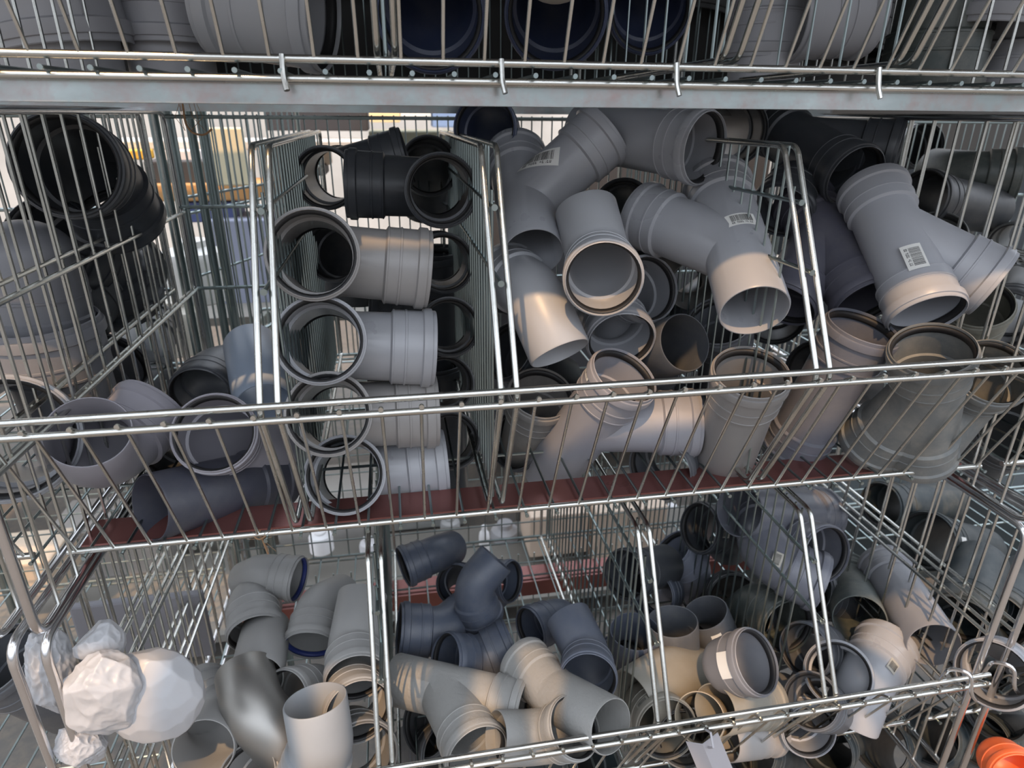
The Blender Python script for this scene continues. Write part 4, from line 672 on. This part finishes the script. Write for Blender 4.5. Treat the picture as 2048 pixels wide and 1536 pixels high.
boxo('storage_crate',(-0.899,2.750,-0.262),(-0.661,3.050,-0.172),(0.045, 0.045, 0.05),'dark crate on the stall behind the left bin','crate')
boxo('carton',(-1.015,2.800,-0.171),(-0.899,2.900,-0.136),(0.75, 0.42, 0.05),'yellow carton on the pale shelf behind','carton')
boxo('carton',(-0.840,2.820,-0.191),(-0.714,2.900,-0.137),(0.75, 0.7, 0.68),'white carton with a red edge behind the rear posts','carton')
boxo('cardboard_sheet',(-0.650,2.600,-0.249),(-0.503,2.630,-0.052),(0.8, 0.72, 0.5),'cream board standing behind the left bin','board')
boxo('cardboard_box',(-0.896,2.700,-0.313),(-0.417,2.950,-0.251),(0.55, 0.3, 0.12),'orange-brown cardboard box behind the left bin','cardboard box')
boxo('storage_crate',(-0.802,2.720,-0.395),(-0.595,2.920,-0.319),(0.1, 0.13, 0.3),'blue crate below the orange-brown box','crate')
boxo('storage_crate',(-0.682,2.650,-0.728),(-0.471,2.900,-0.378),(0.35, 0.38, 0.5),'blue-white crate behind the narrow tee bin','crate')
boxo('black_bag',(-0.517,3.200,-0.076),(-0.080,3.500,0.040),(0.03, 0.03, 0.035),'black bag on the stall behind, right under the beam','bag')
boxo('carton',(-0.070,3.100,-0.038),(0.062,3.250,0.042),(0.8, 0.62, 0.35),'cream and gold carton under the beam','carton')
boxo('carton',(0.063,3.100,-0.027),(0.197,3.250,0.043),(0.72, 0.72, 0.68),'white carton under the beam beside the gold one','carton')
boxo('carton',(0.203,3.100,-0.057),(0.413,3.250,0.045),(0.2, 0.3, 0.5),'blue carton under the beam','carton')
boxo('storage_crate',(-0.398,2.900,-0.242),(-0.259,3.100,-0.199),(0.04, 0.04, 0.045),'black tray seen past the topmost charcoal tees','crate')
boxo('carton',(-0.425,3.000,-0.206),(-0.242,3.100,-0.138),(0.78, 0.62, 0.48),'peach carton seen through the charcoal tee mouth','carton')
boxo('olive_sack',(-0.063,2.500,-0.109),(0.232,2.750,-0.058),(0.2, 0.19, 0.13),'olive sack lying on the shelf behind the tees','sack')
boxo('storage_crate',(-0.573,2.500,-1.775),(-0.145,2.750,-1.509),(0.6, 0.58, 0.55),'grey crate behind the lower baskets','crate')
boxo('storage_crate',(-0.139,2.550,-1.775),(0.249,2.800,-1.619),(0.55, 0.56, 0.54),'second grey crate behind the lower baskets','crate')
boxo('cardboard_box',(0.462,2.100,-1.652),(0.710,2.300,-1.459),(0.75, 0.6, 0.48),'tan box behind the lower centre bin','cardboard box')
boxo('cardboard_box',(0.714,2.050,-1.700),(1.011,2.250,-1.433),(0.62, 0.5, 0.4),'peach box behind the lower centre bin','cardboard box')
boxo('storage_crate',(-1.355,2.300,-1.720),(-0.958,2.550,-1.468),(0.36, 0.34, 0.32),'grey-brown crate behind the bag','crate')
boxo('storage_crate',(-1.046,2.500,-1.775),(-0.747,2.800,-1.613),(0.28, 0.27, 0.24),'taupe crate beyond the lower left mesh','crate')
boxo('cardboard_box',(-1.432,2.000,-1.516),(-1.187,2.200,-1.378),(0.62, 0.5, 0.38),'peach cardboard at the far left','cardboard box')
boxo('storage_crate',(1.796,2.600,-0.612),(3.224,3.000,0.069),(0.03, 0.035, 0.04),'dark box added for the shade behind the next bay at upper right','crate')  # these four dark boxes stand in for shade behind the right bays
boxo('storage_crate',(1.816,2.900,-1.775),(4.487,3.300,-0.787),(0.022, 0.026, 0.03),'dark box added for the shade behind the right half of the middle basket','crate')
boxo('storage_crate',(1.229,1.850,-1.775),(3.258,2.150,-1.390),(0.015, 0.022, 0.024),'dark box added for the shade behind the lower right bay','crate')
boxo('storage_crate',(0.377,2.900,-1.640),(1.736,3.300,-0.142),(0.05, 0.05, 0.055),'dark box added for the shade behind the wye heap','crate')
boxo('plastic_sheet',(-0.764,1.300,-1.211),(-0.483,1.320,-1.023),(0.2, 0.2, 0.22),'flat grey plastic panel lying behind the bag','panel')
jar((0.279,2.100,-1.649),0.173,0.021,(0.95, 0.95, 0.97),'bright white bottle behind the lower centre bin, left of the pair')
jar((-0.348,2.200,-1.583),0.088,0.046,(0.95, 0.95, 0.97),'bright white jar behind the lower left bin')
jar((-0.179,2.300,-1.754),0.137,0.037,(0.85, 0.85, 0.88),'white jar next to the edge-on divider')
jar((0.395,2.300,-1.804),0.195,0.064,(0.42, 0.42, 0.44),'grey canister behind the lower centre bin')
jar((0.414,2.000,-1.872),0.223,0.023,(0.9, 0.9, 0.92),'white tube standing at the back of the lower centre bin')
jar((0.574,2.200,-1.938),0.148,0.032,(0.82, 0.82, 0.85),'short white tube near the back mesh')
jar((0.971,2.200,-1.725),0.156,0.048,(0.9, 0.9, 0.95),'white jar left of the lower middle divider top')
jar((1.202,2.400,-1.813),0.141,0.041,(0.9, 0.9, 0.92),'white jar right of the lower middle divider top')
jar((0.865,2.400,-1.801),0.110,0.034,(0.8, 0.75, 0.7),'pale jar near the top of the lower centre bin')
jar((0.176,2.500,-1.802),0.109,0.045,(0.6, 0.6, 0.6),'light grey canister under the red-brown beam')
jar((-0.627,2.200,-0.564),0.192,0.102,(0.78, 0.77, 0.74),'white plastic canister behind the left bin, beyond the rear posts')
jar((-0.673,2.100,-0.699),0.162,0.085,(0.7, 0.66, 0.58),'cream sack-like canister lower behind the left bin')
# stall tables carrying the goods behind
for k, (z, y0, l) in enumerate(((-.70, 2.45, 'trestle table of the stall behind, upper level'), (-1.68, 1.9, 'low plank platform of the stall behind'))):
    a = MB(); y1 = 3.6 if k == 0 else 2.4; xr = .6 if k == 0 else 3.2; a.box((-3.2,y0,z-.03),(xr,y1,z))
    for x in (-3.1,-1.0,xr-.1):
        for y in (y0+.05,y1-.1): a.box((x-.02,y-.02,GZ),(x+.02,y+.02,z-.03))
    thing('stall_table', a, mat('table_wood_%d' % k, (.20,.19,.17), rough=.7, varr=0), l, 'table', org=(0,y0,z))
a = MB(); a.box((-7,6.5,GZ),(7,6.7,2.2)); struct(a.build('wall_back', mat('far_wall', (.45,.46,.45), rough=.8, mottle=.5, mscale=2, varr=0), smooth=False))
# unseen boards and a lattice, added to break the sunlight into strips and dapples
SHADE_MAT = mat('shade_board', (.26,.26,.27), rough=.85, varr=0)
def board(name, quad, label, z=1.25, th=.02):
    a = MB(); a.v = [Vector((x,y,z)) for x, y in quad]+[Vector((x,y,z+th)) for x, y in quad]
    a.f = [(0,3,2,1),(4,5,6,7),(0,1,5,4),(1,2,6,5),(2,3,7,6),(3,0,4,7)]; tag(a.build(name, SHADE_MAT, smooth=False, org=(quad[0][0],quad[0][1],z)), label, 'shade board')
board('shade_sheet', ((-2.6,.745),(2.6,-.045),(2.6,2.0),(-2.6,2.0)), 'unseen sheet added above the top basket to cut off the sun', z=.70)  # added out of view; its slanted front edge bounds the sun patches
board('shade_board', ((-3,-.58),(3,-.60),(3,-.69),(-3,.01)), 'unseen board over the aisle, added to shade a strip')
board('shade_board', ((-.95,-.62),(-.29,-.62),(-.29,-.045),(-.95,-.035)), 'short unseen board added to shade the stacked tees', z=1.272)
a = MB(); rnd = random.Random(3); x = -3.0
while x < 3: a.tube([(x,-.95,1.262),(x+rnd.uniform(-.25,.25),-.5,1.262)], rnd.uniform(.02,.05), 6); x += rnd.uniform(.07,.15)
tag(a.build('lattice', SHADE_MAT, org=(-3,-.95,1.262)), 'lattice of sticks out of view, added to dapple the sun', 'lattice')
a = MB(); a.box((-.95,1.71,.06),(2.9,1.72,.69)); tag(a.build('backdrop', mat('dark_backing', (.05,.05,.05), rough=.8, varr=0), smooth=False, org=(-.95,1.71,.06)), 'dark tarpaulin added behind the top basket to keep its gaps dark', 'backdrop')  # added dark sheet standing in for the shade behind the top basket
